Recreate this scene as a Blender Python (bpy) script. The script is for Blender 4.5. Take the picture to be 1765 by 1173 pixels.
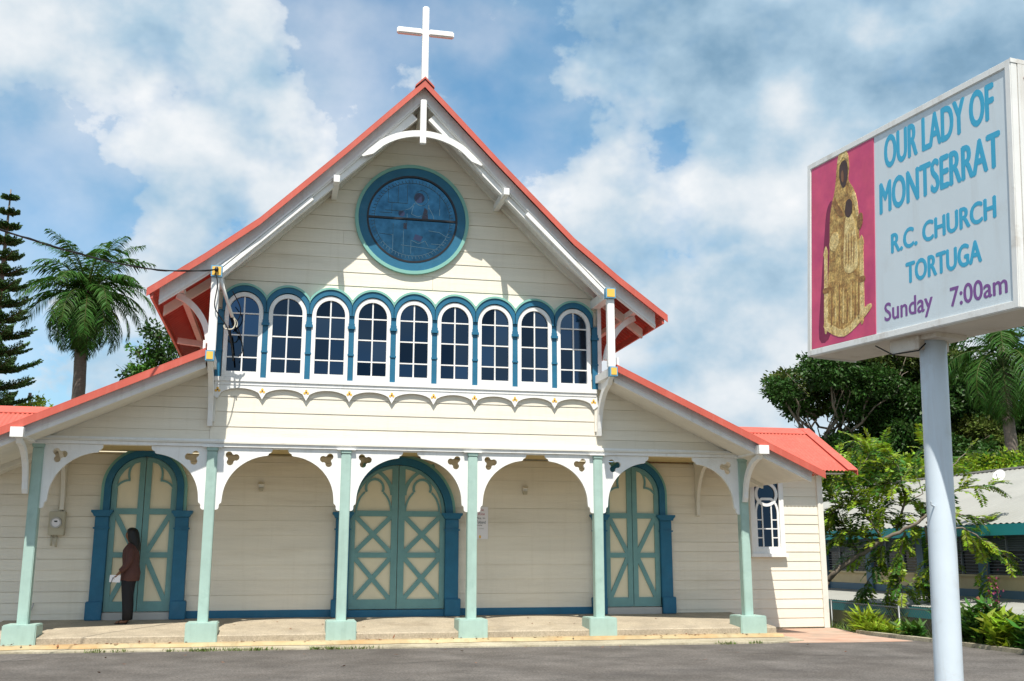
import bpy, bmesh, math, random
import numpy as np
from mathutils import Vector, Matrix
from mathutils.geometry import tessellate_polygon

for o in list(bpy.data.objects): bpy.data.objects.remove(o)
rad = math.radians
S = bpy.context.scene
C = S.collection

# ------------------------------------------------------------------ camera
yaw, pitch, roll = rad(12.334), rad(11.674), rad(0.043)
FW = Vector((math.sin(yaw)*math.cos(pitch), math.cos(yaw)*math.cos(pitch), math.sin(pitch)))
RT = Vector((math.cos(yaw), -math.sin(yaw), 0))
UP = RT.cross(FW)
cr, sr = math.cos(roll), math.sin(roll)
RT2, UP2 = cr*RT + sr*UP, -sr*RT + cr*UP
cd = bpy.data.cameras.new('camera'); cam = bpy.data.objects.new('camera', cd); C.objects.link(cam)
M = Matrix.Identity(4)
for i in range(3):
    M[i][0] = RT2[i]; M[i][1] = UP2[i]; M[i][2] = -FW[i]
M[0][3], M[1][3], M[2][3] = -2.16, -18.176, 1.6
cam.matrix_world = M
cd.sensor_width = 36; cd.lens = 36.373; cd.clip_end = 4000; cd.clip_start = 0.1
S.camera = cam

# ------------------------------------------------------------------ sky, sun, exposure
SUN = Vector((-0.20, -1.0, 1.76)).normalized()
sun_el = math.asin(SUN.z); sun_az = math.atan2(SUN.x, SUN.y)
w = bpy.data.worlds.new('World'); S.world = w; w.use_nodes = True
nt = w.node_tree; nt.nodes.clear()
def N(t, **k):
    n = nt.nodes.new(t)
    for a, b in k.items(): setattr(n, a, b)
    return n
def L(a, b): nt.links.new(a, b)
out = N('ShaderNodeOutputWorld'); bg = N('ShaderNodeBackground'); bg.inputs[1].default_value = 0.055
sky = N('ShaderNodeTexSky', sky_type='NISHITA', sun_disc=False)
sky.sun_elevation = sun_el; sky.sun_rotation = sun_az; sky.air_density = 1.0; sky.dust_density = 0.6; sky.ozone_density = 2.0
tc = N('ShaderNodeTexCoord')
sep = N('ShaderNodeSeparateXYZ'); L(tc.outputs['Generated'], sep.inputs[0])
def mth(op, a, b=None, c=None):
    n = N('ShaderNodeMath', operation=op)
    for i, v in enumerate((a, b, c)):
        if v is None: continue
        if isinstance(v, (int, float)): n.inputs[i].default_value = v
        else: L(v, n.inputs[i])
    return n.outputs[0]
def noise(vec, scale, detail, rough, off, dist=0.0):
    mp = N('ShaderNodeMapping'); mp.inputs['Location'].default_value = off; mp.inputs['Scale'].default_value = (1, 1, 1.25); L(vec, mp.inputs[0])
    n = N('ShaderNodeTexNoise'); n.inputs['Scale'].default_value = scale; n.inputs['Detail'].default_value = detail
    n.inputs['Roughness'].default_value = rough; n.inputs['Distortion'].default_value = dist
    L(mp.outputs[0], n.inputs['Vector']); return n.outputs['Fac']
def ramp(fac, stops):
    r = N('ShaderNodeValToRGB'); e = r.color_ramp.elements
    while len(e) < len(stops): e.new(0.5)
    for k, (p, col) in enumerate(stops):
        e[k].position = p; e[k].color = (*col, 1)
    L(fac, r.inputs[0]); return r.outputs[0]
def towards(px, py, sig):
    """soft bump around one compass direction of the sky"""
    d = (FW + RT2*((px-882.5)/1783.3) - UP2*((py-586.5)/1783.3)).normalized()
    v = N('ShaderNodeVectorMath', operation='DOT_PRODUCT'); L(tc.outputs['Generated'], v.inputs[0]); v.inputs[1].default_value = d
    return mth('EXPONENT', mth('DIVIDE', mth('SUBTRACT', v.outputs['Value'], 1.0), sig*sig*.5))
G = tc.outputs['Generated']
def total(terms):
    acc = None
    for a, k in terms:
        v = mth('MULTIPLY', a, k); acc = v if acc is None else mth('ADD', acc, v)
    return acc
big = noise(G, 2.4, 2, .5, (4.2, 1.3, .4), .0); puff = noise(G, 6.0, 12, .60, (1.1, 3.7, 2.2), .0)
puff_up = noise(G, 6.0, 5, .55, (1.1-.012, 3.7-.012, 2.2+.055), .0); puff_lo = noise(G, 6.0, 5, .55, (1.1, 3.7, 2.2), .0)
dens = total([(big, .50), (puff, .60), (towards(1330, 395, .05), -.13), (towards(120, 280, .10), -.11), (towards(50, 560, .08), -.06), (towards(540, -20, .04), -.10), (towards(1180, 440, .04), -.05), (towards(1290, 510, .07), .12), (towards(500, 100, .16), .07), (towards(1250, 90, .20), .09), (towards(260, 480, .05), .05)])
cum = ramp(dens, [(0.505, (0, 0, 0)), (0.548, (.78, .78, .78)), (0.60, (1, 1, 1))])
veil = ramp(noise(G, 3.4, 6, .55, (7.7, 2.1, 5.0), .0), [(0.34, (.15, .15, .15)), (0.68, (.75, .75, .75))])
mask = mth('MAXIMUM', cum, veil)
lit = mth('MULTIPLY', mth('SUBTRACT', puff_lo, puff_up), 1.7)
thin = mth('MULTIPLY', mth('SUBTRACT', dens, .54), -1.5)
dark = total([(towards(1300, 60, .16), -.15), (towards(1690, 150, .13), -.15), (towards(900, 190, .09), -.20), (towards(300, 200, .08), -.12), (towards(1200, 630, .06), -.10), (towards(330, 60, .16), .10), (towards(1340, 480, .07), .22), (towards(1370, 205, .035), .34), (towards(850, 80, .025), .2)])
tone = mth('ADD', mth('ADD', mth('ADD', lit, thin), dark), .72)
ccol = ramp(tone, [(0.0, (1.7, 3.2, 4.7)), (0.26, (3.2, 5.4, 7.5)), (0.50, (6.0, 8.3, 10.2)), (0.72, (10.0, 11.0, 11.8)), (0.95, (13.0, 13.2, 13.4))])
hs = N('ShaderNodeHueSaturation'); hs.inputs['Hue'].default_value = .487; hs.inputs['Saturation'].default_value = 1.35; hs.inputs['Value'].default_value = 2.3; L(sky.outputs[0], hs.inputs['Color'])
mx = N('ShaderNodeMix', data_type='RGBA'); L(mask, mx.inputs[0]); L(hs.outputs[0], mx.inputs[6]); L(ccol, mx.inputs[7])
L(mx.outputs[2], bg.inputs[0]); L(bg.outputs[0], out.inputs[0])

sl = bpy.data.lights.new('sun', 'SUN'); sl.energy = 5.0; sl.angle = rad(0.53); sl.color = (1, .95, .86)
so = bpy.data.objects.new('sun', sl); C.objects.link(so); so.rotation_euler = SUN.to_track_quat('Z', 'Y').to_euler(); so.location = (-10, -30, 40)
S.view_settings.view_transform = 'Standard'; S.view_settings.look = 'None'
S.view_settings.exposure = 0.43; S.view_settings.gamma = 1.0
S.render.engine = 'CYCLES'
S.render.resolution_x = 1024; S.render.resolution_y = 681

# ------------------------------------------------------------------ materials
MATS = {}
def mat(name, col, rough=0.6, var=0.0, scale=3.0, spec=0.4, metal=0.0, bump=0.0, bscale=40.0, objvar=0.0, col2=None, stretch=(1, 1, 1), island=0.0, transl=0.0, hue=0.0, stain=None, speck=None, drip=None):
    m = bpy.data.materials.new(name); m.use_nodes = True; t = m.node_tree; t.nodes.clear()
    def n_(k, **kw):
        q = t.nodes.new(k)
        for a, b in kw.items(): setattr(q, a, b)
        return q
    o = n_('ShaderNodeOutputMaterial'); p = n_('ShaderNodeBsdfPrincipled')
    p.inputs['Roughness'].default_value = rough; p.inputs['Specular IOR Level'].default_value = spec; p.inputs['Metallic'].default_value = metal
    t.links.new(p.outputs[0], o.inputs[0])
    tcn = n_('ShaderNodeTexCoord'); mp = n_('ShaderNodeMapping'); mp.inputs['Scale'].default_value = stretch
    geo = n_('ShaderNodeNewGeometry')
    t.links.new(geo.outputs['Position'], mp.inputs[0])
    base = n_('ShaderNodeRGB'); base.outputs[0].default_value = (*col, 1); cur = base.outputs[0]
    def mix(fac, a, b, mode='MIX'):
        q = n_('ShaderNodeMix', data_type='RGBA', blend_type=mode)
        if isinstance(fac, float): q.inputs[0].default_value = fac
        else: t.links.new(fac, q.inputs[0])
        for s, v in ((6, a), (7, b)):
            if isinstance(v, tuple): q.inputs[s].default_value = (*v, 1)
            else: t.links.new(v, q.inputs[s])
        return q.outputs[2]
    def nz(sc, det=6, ro=.6):
        q = n_('ShaderNodeTexNoise'); q.inputs['Scale'].default_value = sc; q.inputs['Detail'].default_value = det; q.inputs['Roughness'].default_value = ro
        t.links.new(mp.outputs[0], q.inputs['Vector']); return q.outputs['Fac']
    def rng(v, lo, hi, a=.25, b=.75):
        q = n_('ShaderNodeMapRange'); q.inputs[1].default_value = a; q.inputs[2].default_value = b; q.inputs[3].default_value = lo; q.inputs[4].default_value = hi
        t.links.new(v, q.inputs[0]); return q.outputs[0]
    if col2 is not None:
        cur = mix(rng(nz(scale), 0, 1, .35, .65), cur, col2)
    if stain is not None:
        cur = mix(rng(nz(stain[1], 8, .7), 0, stain[2], .55, .72), cur, stain[0])
    if drip is not None:
        m2 = n_('ShaderNodeMapping'); m2.inputs['Scale'].default_value = (9, 9, .55); t.links.new(geo.outputs['Position'], m2.inputs[0])
        q = n_('ShaderNodeTexNoise'); q.inputs['Scale'].default_value = 1.0; q.inputs['Detail'].default_value = 5; q.inputs['Roughness'].default_value = .65; t.links.new(m2.outputs[0], q.inputs['Vector'])
        cur = mix(rng(q.outputs['Fac'], 0, drip[1], .52, .74), cur, drip[0])
    def mul(v):
        cb = n_('ShaderNodeCombineXYZ')
        for k in range(3): t.links.new(v, cb.inputs[k])
        return mix(1.0, cur, cb.outputs[0], 'MULTIPLY')
    if var: cur = mul(rng(nz(scale * 1.7), 1 - var, 1 + var))
    if speck: cur = mul(rng(nz(speck[0], 3, .7), 1 - speck[1], 1 + speck[1], .35, .65))
    if objvar:
        oi = n_('ShaderNodeObjectInfo'); cur = mul(rng(oi.outputs['Random'], 1 - objvar, 1 + objvar, 0, 1))
    if island: cur = mul(rng(geo.outputs['Random Per Island'], 1 - island, 1 + island, 0, 1))
    if hue:
        hs = n_('ShaderNodeHueSaturation'); t.links.new(rng(geo.outputs['Random Per Island'], .5 - hue, .5 + hue, 0, 1), hs.inputs['Hue']); t.links.new(cur, hs.inputs['Color']); cur = hs.outputs[0]
    t.links.new(cur, p.inputs['Base Color'])
    if bump:
        q = n_('ShaderNodeBump'); q.inputs['Strength'].default_value = bump; q.inputs['Distance'].default_value = .01
        t.links.new(nz(bscale, 4), q.inputs['Height']); t.links.new(q.outputs[0], p.inputs['Normal'])
    if transl:
        tr = n_('ShaderNodeBsdfTranslucent'); t.links.new(cur, tr.inputs['Color']); ms = n_('ShaderNodeMixShader'); ms.inputs[0].default_value = transl
        t.links.new(p.outputs[0], ms.inputs[1]); t.links.new(tr.outputs[0], ms.inputs[2]); t.links.new(ms.outputs[0], o.inputs[0])
    MATS[name] = m; return m
mat('siding', (.76, .70, .585), .55, .07, 1.5, bump=.25, bscale=30, objvar=.035, stretch=(.25, 1, 3), stain=((.54, .47, .35), 1.4, .45), drip=((.54, .47, .35), .16))
mat('cream', (.76, .68, .49), .55, .04, 2, objvar=.02)
mat('white', (.78, .775, .76), .5, .05, 2.5, bump=.2, bscale=35, stain=((.52, .50, .44), 2.6, .38), drip=((.55, .52, .45), .35))
mat('offwhite', (.70, .67, .60), .5, .07, 2.0, bump=.2, stain=((.48, .44, .36), 2.2, .35))
mat('blue', (.012, .125, .225), .5, .14, 2.5, bump=.25, stain=((.05, .16, .27), 2.5, .5))
mat('green', (.20, .43, .37), .5, .06, 3)
mat('mint', (.34, .475, .425), .5, .10, 2.2, bump=.15, bscale=60, stain=((.24, .36, .32), 2.6, .6), drip=((.26, .36, .31), .45))
mat('teal', (.15, .31, .31), .55, .10, 3, bump=.25, stain=((.22, .36, .34), 2.4, .4))
mat('red', (.50, .098, .068), .5, .13, 1.1, spec=.4, stain=((.38, .08, .065), 1.2, .6), drip=((.60, .20, .16), .3))
mat('yellow', (.80, .47, .08), .5, .05, 6)
mat('bluetrim', (.13, .33, .50), .5)
mat('black', (.012, .012, .015), .4)
mat('glass', (.030, .055, .092), .05, metal=1.0, objvar=.55)
mat('stained', (.035, .105, .17), .13, .35, 4.0, metal=1.0, col2=(.045, .135, .21))
mat('dimviolet', (.02, .03, .075), .2)
mat('dimrose', (.045, .04, .065), .2)
mat('lead', (.05, .11, .16), .5)
mat('ceilingwood', (.54, .42, .20), .6, .1, 3)
mat('asphalt', (.098, .088, .080), .9, .30, .8, spec=.2, bump=1.0, bscale=45, col2=(.128, .117, .108), stain=((.06, .056, .055), .5, .5), speck=(32, .32))
mat('tar', (.035, .033, .032), .9)
mat('concrete', (.31, .275, .20), .85, .18, 1.2, speck=(30, .2), spec=.2, bump=.4, bscale=60, col2=(.44, .40, .30), stain=((.22, .18, .10), 1.5, .7))
mat('ledge', (.38, .25, .12), .9, .25, 1.5, col2=(.42, .36, .22), stain=((.25, .13, .05), 3, .7))
mat('slab', (.41, .35, .26), .75, .12, 2.0, speck=(40, .2), spec=.3, bump=.5, bscale=120, col2=(.33, .28, .21), stain=((.25, .2, .13), 1.2, .5))
mat('apron', (.46, .27, .19), .85, .2, 1.5, col2=(.40, .30, .23), stain=((.25, .16, .11), 1.2, .5))
mat('earth', (.09, .085, .04), .95, .3, .4, col2=(.05, .08, .02))
mat('paper', (.80, .78, .82), .7)
mat('ink', (.04, .04, .05), .7); mat('redink', (.45, .07, .09), .7)
mat('grey', (.45, .44, .42), .5, .05); mat('metergrey', (.48, .44, .33), .5)
mat('signwhite', (.58, .65, .69), .35, .03, 2, spec=.5, stain=((.46, .47, .46), 3, .3), drip=((.48, .50, .50), .4))
mat('signframe', (.72, .72, .70), .4, .06, 3, spec=.5, stain=((.35, .28, .2), 4, .6), drip=((.40, .34, .27), .5))
mat('signunder', (.62, .57, .50), .5, .1, 2, stain=((.30, .20, .12), 3, .7))
mat('polepaint', (.56, .63, .69), .4, .05, 2, spec=.4, stain=((.42, .42, .40), 3, .5), drip=((.40, .37, .33), .45))
mat('letterblue', (.045, .36, .56), .4); mat('letterpurple', (.19, .075, .26), .4)
mat('pink', (.62, .08, .16), .4, .15, 3.0, col2=(.50, .05, .15))
mat('pinkshade', (.20, .015, .06), .5, .2, 4)
mat('gold', (.58, .40, .13), .5, .45, 14.0, col2=(.30, .15, .04), speck=(55, .4), drip=((.24, .11, .03), .8)); mat('golddark', (.26, .13, .04), .5, .4, 14, speck=(60, .4)); mat('goldlight', (.72, .57, .27), .5, .3, 16, col2=(.52, .34, .11), speck=(60, .35))
mat('darkwood', (.06, .03, .025), .5, .3, 10)
mat('rust', (.16, .06, .03), .8)
mat('cablemat', (.012, .012, .012), .5); mat('whitewire', (.55, .52, .42), .5)
mat('schoolroof', (.29, .29, .265), .6, .08, .6, stain=((.22, .22, .2), .7, .5)); mat('schoolteal', (.02, .26, .29), .5, .05)
mat('schoolcream', (.60, .50, .30), .7, .06); mat('schoolblue', (.09, .17, .24), .6, .05); mat('louver', (.20, .23, .27), .5, .06); mat('darkglass', (.01, .012, .02), .15)
mat('galv', (.16, .17, .17), .45, .05, 5, metal=.6)
mat('bark', (.17, .14, .11), .9, .3, 3, bump=.6, bscale=20); mat('palebark', (.34, .29, .23), .9, .25, 3, bump=.5, bscale=20)
mat('palmbark', (.16, .13, .11), .9, .3, 4, bump=.8, bscale=15, stretch=(1, 1, 4))
mat('leafdark', (.035, .085, .014), .5, island=.45, transl=.25, hue=.02, spec=.3)
mat('leafolive', (.085, .115, .02), .5, island=.4, transl=.25, hue=.025, spec=.3)
mat('leafmid', (.06, .15, .018), .5, island=.4, transl=.3, hue=.025, spec=.35)
mat('leafbright', (.25, .35, .022), .45, island=.45, transl=.35, hue=.03, spec=.4)
mat('leafpalm', (.045, .115, .016), .55, island=.45, transl=.3, hue=.025, spec=.2)
mat('leafpine', (.05, .11, .028), .6, island=.4, transl=.1, hue=.01, spec=.2)
mat('grass', (.11, .16, .025), .6, island=.4, transl=.3, hue=.04)
mat('deadleaf', (.16, .06, .025), .8, island=.5)
mat('flower', (.22, .03, .08), .6, island=.3)
mat('skin', (.20, .09, .045), .5); mat('cardigan', (.085, .035, .030), .8, .12, 8, bump=.4, bscale=90); mat('trousers', (.010, .010, .014), .8); mat('hair', (.008, .007, .007), .45, bump=.5, bscale=60, stretch=(8, 8, .6)); mat('sandal', (.03, .018, .012), .5)

# ------------------------------------------------------------------ helpers
def tag(o, label=None, cat=None, group=None, kind=None):
    if label: o['label'] = label
    if cat: o['category'] = cat
    if group: o['group'] = group
    if kind: o['kind'] = kind
    return o
def thing(name, label, cat, loc=(0, 0, 0), group=None):
    o = bpy.data.objects.new(name, None); C.objects.link(o); o.location = loc; o.empty_display_size = .2
    return tag(o, label, cat, group)
def adopt(o, p):
    if p is None: return o
    o.parent = p
    q, loc = p, Vector((0, 0, 0))
    while q is not None: loc = loc + q.location; q = q.parent
    if not p.get('_local'): o.location = o.location - loc
    return o
class MB:
    def __init__(s): s.v = []; s.f = []
    def add(s, vs, fs):
        k = len(s.v); s.v += [tuple(p) for p in vs]; s.f += [tuple(i + k for i in q) for q in fs]; return s
    def box(s, x0, x1, y0, y1, z0, z1):
        return s.add([(x0, y0, z0), (x1, y0, z0), (x1, y1, z0), (x0, y1, z0), (x0, y0, z1), (x1, y0, z1), (x1, y1, z1), (x0, y1, z1)],
                     [(0, 3, 2, 1), (4, 5, 6, 7), (0, 1, 5, 4), (1, 2, 6, 5), (2, 3, 7, 6), (3, 0, 4, 7)])
    def plate(s, loops, y0, y1, axis='y'):
        """outline (first loop) with holes, in (x,z); between y0 and y1. axis 'x': outline in (y,z)"""
        if isinstance(loops[0][0], (int, float)): loops = [loops]
        P = lambda a, d, b: (a, d, b) if axis == 'y' else (d, a, b)
        tris = tessellate_polygon([[Vector((a, b, 0)) for a, b in lp] for lp in loops])
        flat = [q for lp in loops for q in lp]; n = len(flat)
        vs = [P(a, y0, b) for a, b in flat] + [P(a, y1, b) for a, b in flat]
        fs = [tuple(t) for t in tris] + [tuple(i + n for i in reversed(t)) for t in tris]
        k = 0
        for lp in loops:
            m = len(lp)
            for i in range(m):
                a, b = k + i, k + (i + 1) % m
                fs.append((a, b, b + n, a + n))
            k += m
        return s.add(vs, fs)
    def band(s, pts_in, pts_out, y0, y1, closed=False):
        n = len(pts_in); vs = []
        for (a, b), (c, d) in zip(pts_in, pts_out): vs += [(a, y0, b), (c, y0, d), (c, y1, d), (a, y1, b)]
        fs = []
        for i in range(n if closed else n - 1):
            j = (i + 1) % n
            for k in range(4): fs.append((i*4 + k, i*4 + (k+1) % 4, j*4 + (k+1) % 4, j*4 + k))
        if not closed: fs += [(0, 1, 2, 3), ((n-1)*4 + 3, (n-1)*4 + 2, (n-1)*4 + 1, (n-1)*4)]
        return s.add(vs, fs)
    def bar(s, p, q, wd, y0, y1):
        d = Vector((q[0]-p[0], q[1]-p[1])); d.normalize(); nx, nz = -d.y*wd/2, d.x*wd/2
        return s.plate([(p[0]+nx, p[1]+nz), (p[0]-nx, p[1]-nz), (q[0]-nx, q[1]-nz), (q[0]+nx, q[1]+nz)], y0, y1)
    def tube(s, pts, rs, n=8, cap=True):
        pts = [Vector(p) for p in pts]
        if isinstance(rs, (int, float)): rs = [rs]*len(pts)
        vs = []; up = Vector((0, 0, 1)); u = None
        for i, p in enumerate(pts):
            d = (pts[min(i+1, len(pts)-1)] - pts[max(i-1, 0)]).normalized()
            if u is None: u = d.cross(up) if abs(d.z) < .95 else d.cross(Vector((1, 0, 0)))
            u = (u - d*u.dot(d)).normalized(); v = d.cross(u)
            for k in range(n):
                a = 2*math.pi*k/n; vs.append(p + (u*math.cos(a) + v*math.sin(a))*rs[i])
        fs = []
        for i in range(len(pts)-1):
            for k in range(n): fs.append((i*n+k, i*n+(k+1) % n, (i+1)*n+(k+1) % n, (i+1)*n+k))
        if cap: fs += [tuple(reversed(range(n))), tuple(range((len(pts)-1)*n, len(pts)*n))]
        return s.add(vs, fs)
    def loft(s, rings, n=14):
        vs = []; fs = []
        for (x, y, z, rx, ry) in rings:
            for k in range(n):
                a = 2*math.pi*k/n; vs.append((x+rx*math.cos(a), y+ry*math.sin(a), z))
        for i in range(len(rings)-1):
            for k in range(n): fs.append((i*n+k, i*n+(k+1) % n, (i+1)*n+(k+1) % n, (i+1)*n+k))
        fs += [tuple(reversed(range(n))), tuple(range((len(rings)-1)*n, len(rings)*n))]
        return s.add(vs, fs)
    def build(s, name, m, parent=None, smooth=False, bevel=0.0, recalc=True, kind=None, label=None):
        me = bpy.data.meshes.new(name); me.from_pydata(s.v, [], s.f)
        if recalc:
            b = bmesh.new(); b.from_mesh(me); bmesh.ops.recalc_face_normals(b, faces=b.faces)
            if bevel:
                es = [e for e in b.edges if len(e.link_faces) == 2 and e.calc_face_angle(0) > .5]
                bmesh.ops.bevel(b, geom=es, offset=bevel, segments=2, affect='EDGES', clamp_overlap=True)
            b.to_mesh(me); b.free()
        if smooth: me.polygons.foreach_set('use_smooth', [True]*len(me.polygons))
        me.materials.append(MATS[m]); me.update()
        o = bpy.data.objects.new(name, me); C.objects.link(o)
        if kind: o['kind'] = kind
        if label: o['label'] = label
        return adopt(o, parent)
def dup(o, parent, loc=None, mirror=False):
    c = o.copy(); C.objects.link(c); c.parent = parent
    if loc is not None: c.location = loc
    return c
def arc(cx, cz, rx, rz, a0, a1, n=16):
    return [(cx + rx*math.cos(rad(a0 + (a1-a0)*i/n)), cz + rz*math.sin(rad(a0 + (a1-a0)*i/n))) for i in range(n+1)]
def circ(cx, cz, r, n=40): return [(cx + r*math.cos(2*math.pi*i/n), cz + r*math.sin(2*math.pi*i/n)) for i in range(n)]
def fastmesh(name, V, F, m, parent=None, kind=None):
    V = np.asarray(V, np.float32).reshape(-1, 3); F = np.asarray(F, np.int32); k = F.shape[1]
    me = bpy.data.meshes.new(name); me.vertices.add(len(V)); me.vertices.foreach_set('co', V.ravel())
    me.loops.add(F.size); me.loops.foreach_set('vertex_index', F.ravel())
    me.polygons.add(len(F)); me.polygons.foreach_set('loop_start', np.arange(0, F.size, k, dtype=np.int32)); me.polygons.foreach_set('loop_total', np.full(len(F), k, np.int32))
    me.update(calc_edges=True); me.materials.append(MATS[m])
    o = bpy.data.objects.new(name, me); C.objects.link(o)
    if kind: o['kind'] = kind
    return adopt(o, parent)
rnd = random.Random(7); rng = np.random.default_rng(11)

# ------------------------------------------------------------------ ground
def terr(x, y):
    t = min(max((x - 9.0)/3.2, 0), 1); t = t*t*(3-2*t)
    return .05 - 2.5*t
gx = [-900, -300, -120, -60, -30, -12] + [i*1.0 for i in range(-8, 9)] + [9 + .4*i for i in range(0, 11)] + [15, 20, 30, 45, 70, 120, 300, 900]
gy = [-900, -300, -100, -50, -25] + [i*2.0 for i in range(-9, 14)] + [32, 45, 70, 120, 300, 1200]
V = [(x, y, terr(x, y) + (rnd.uniform(-.06, .06) if x > 9.3 else 0)) for y in gy for x in gx]
F = [(j*len(gx)+i, j*len(gx)+i+1, (j+1)*len(gx)+i+1, (j+1)*len(gx)+i) for j in range(len(gy)-1) for i in range(len(gx)-1)]
g = fastmesh('terrain', V, F, 'earth'); g['kind'] = 'structure'
edge = [(8.95, 1.72), (8.75, .6), (8.6, -.2), (8.76, -1.7), (8.84, -4), (9.0, -9), (9.3, -60)]
poly = [(-60, -60), (-60, 1.72)] + edge
def sheet(name, pts, z, m, th=.0):
    vs = [(x, y, z) for x, y in pts]; n = len(vs)
    tr = tessellate_polygon([[Vector((x, y, 0)) for x, y in pts]])
    b = MB(); b.add(vs + [(x, y, z-.08) for x, y in pts], [tuple(t) for t in tr] + [(i, (i+1) % n, n+(i+1) % n, n+i) for i in range(n)])
    o = b.build(name, m); 
    me = o.data
    if sum(p.normal.z*p.area for p in me.polygons) < 0: me.flip_normals()
    return tag(o, kind='structure')
yard = sheet('asphalt_yard', poly, .13, 'asphalt')
def crack(pts, wd):
    vs = []; fs = []; q = []
    for (x0, y0), (x1, y1) in zip(pts[:-1], pts[1:]):
        for k in range(8): q.append((x0 + (x1-x0)*k/8 + rnd.uniform(-.03, .03), y0 + (y1-y0)*k/8 + rnd.uniform(-.025, .025)))
    for i, (x, y) in enumerate(q): h_ = wd*rnd.uniform(.3, 1); vs += [(x, y-h_, .1325), (x, y+h_, .1325)]
    for i in range(len(q)-1): fs.append((2*i, 2*i+2, 2*i+3, 2*i+1))
    MB().add(vs, fs).build('crack', 'tar', yard, recalc=False)
crack([(-7.2, -2.9), (-6.0, -2.1), (-4.9, -1.5), (-4.2, -1.05)], .016); crack([(-1.5, -3.6), (1.0, -3.0), (3.4, -3.3)], .010); crack([(4.2, -1.6), (4.9, -3.0), (6.6, -4.0)], .010)
sheet('brick_red_apron', [(6.35, -1.36), (6.7, -.45), (6.5, 1.74), (8.9, 1.74), (8.62, .5), (8.5, -.2), (8.6, -1.5), (7.4, -1.5)], .136, 'apron')
b = MB()
kp = [(8.62, .4), (8.62, -.2), (8.78, -1.7), (8.86, -4), (9.02, -9), (9.2, -16)]
for (x0, y0), (x1, y1) in zip(kp[:-1], kp[1:]):
    b.add([(x0, y0, .0), (x1, y1, .0), (x1+.12, y1, .0), (x0+.12, y0, .0), (x0, y0, .19), (x1, y1, .19), (x1+.12, y1, .19), (x0+.12, y0, .19)], [(4, 5, 6, 7), (0, 1, 5, 4), (1, 2, 6, 5), (2, 3, 7, 6), (3, 0, 4, 7)])
tag(b.build('kerb', 'concrete'), kind='structure')
# concrete strip in front of the porch and stained ledge
b = MB(); top = [(-9.5, -.72), (-6.3, -.80), (-3, -.95), (0, -1.1), (3, -1.28), (6.0, -1.42), (6.75, -1.1), (6.85, -.45), (6.85, -.2), (-9.5, -.2)]
n = len(top); b.add([(x, y, .152) for x, y in top] + [(x, y, .05) for x, y in top], [tuple(t) for t in tessellate_polygon([[Vector((x, y, 0)) for x, y in top]])] + [(i, (i+1) % n, n+(i+1) % n, n+i) for i in range(n)])
tag(b.build('concrete_strip', 'concrete'), kind='structure')
b = MB(); xs = np.linspace(-6.75, 6.7, 60); vs = []; fs = []
for x in xs:
    e = -.46 + rnd.uniform(-.05, .05); vs += [(x, -.15, .158), (x, -.15, .212), (x, e+.06, .208), (x, e, .158)]
for i in range(len(xs)-1):
    for k in range(3): fs.append((i*4+k, i*4+k+1, i*4+k+5, i*4+k+4))
b.add(vs, fs); tag(b.build('stained_ledge', 'ledge'), kind='structure')
b = MB(); b.plate([(-.21, .10), (-.21, .30), (-.19, .315), (1.85, .475), (1.85, .10)], -6.8, 6.68, 'x'); tag(b.build('porch_floor', 'slab'), kind='structure')

# ------------------------------------------------------------------ church
YB = 1.8
CH = thing('church', 'cream wooden church with red roof, blue arched doors and nine arched windows', 'church', (0, 0, .13))
PROF = [(0, 9.92), (1.36, 8.52), (2.75, 7.14), (3.6, 6.46), (4.48, 5.81)]
def prof(x):
    x = abs(x)
    for (a, b_), (c, d) in zip(PROF[:-1], PROF[1:]):
        if x <= c: return b_ + (d-b_)*(x-a)/(c-a)
    return PROF[-1][1] + (x-4.48)*-.74
def prof_inv(z):
    for (a, b_), (c, d) in zip(PROF[:-1], PROF[1:]):
        if z >= d: return a + (c-a)*(z-b_)/(d-b_)
    return 9
ais = lambda x: 4.87 - .463*(abs(x) - 3.45)
def board(parent, z0, z1, xl0, xr0, xl1, xr1, yf, lip=.009):
    b = MB(); g = .0015
    b.add([(xl0, yf+.02, z0), (xr0, yf+.02, z0), (xr0, yf-lip-.006, z0), (xl0, yf-lip-.006, z0), (xl1, yf+.02, z1), (xr1, yf+.02, z1), (xr1, yf-.004, z1), (xl1, yf-.004, z1)],
          [(0, 1, 2, 3), (7, 6, 5, 4), (3, 2, 6, 7), (1, 5, 6, 2), (0, 3, 7, 4), (0, 4, 5, 1)])
    return b.build('siding_board', 'siding', parent)
def rows(parent, z0, z1, pitch, xl, xr, yf, split=0.0):
    z = z0
    while z < z1 - .03:
        zt = min(z + pitch, z1); zz0 = z + rnd.uniform(-.003, .003)
        a0, b0, a1, b1 = xl(z), xr(z), xl(zt), xr(zt)
        if b0 - a0 > .08:
            if b1 - a1 < .02: m_ = (a1+b1)/2; a1, b1 = m_-.01, m_+.01
            if split and rnd.random() < split and b0-a0 > 3:
                s = a0 + (b0-a0)*rnd.uniform(.25, .75)
                board(parent, zz0, zt-.003, a0, s-.002, a1, s-.002, yf); board(parent, zz0+rnd.uniform(-.003, .003), zt-.003, s+.002, b0, s+.002, b1, yf)
            else: board(parent, zz0, zt-.003, a0, b0, a1, b1, yf)
        z = zt
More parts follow.
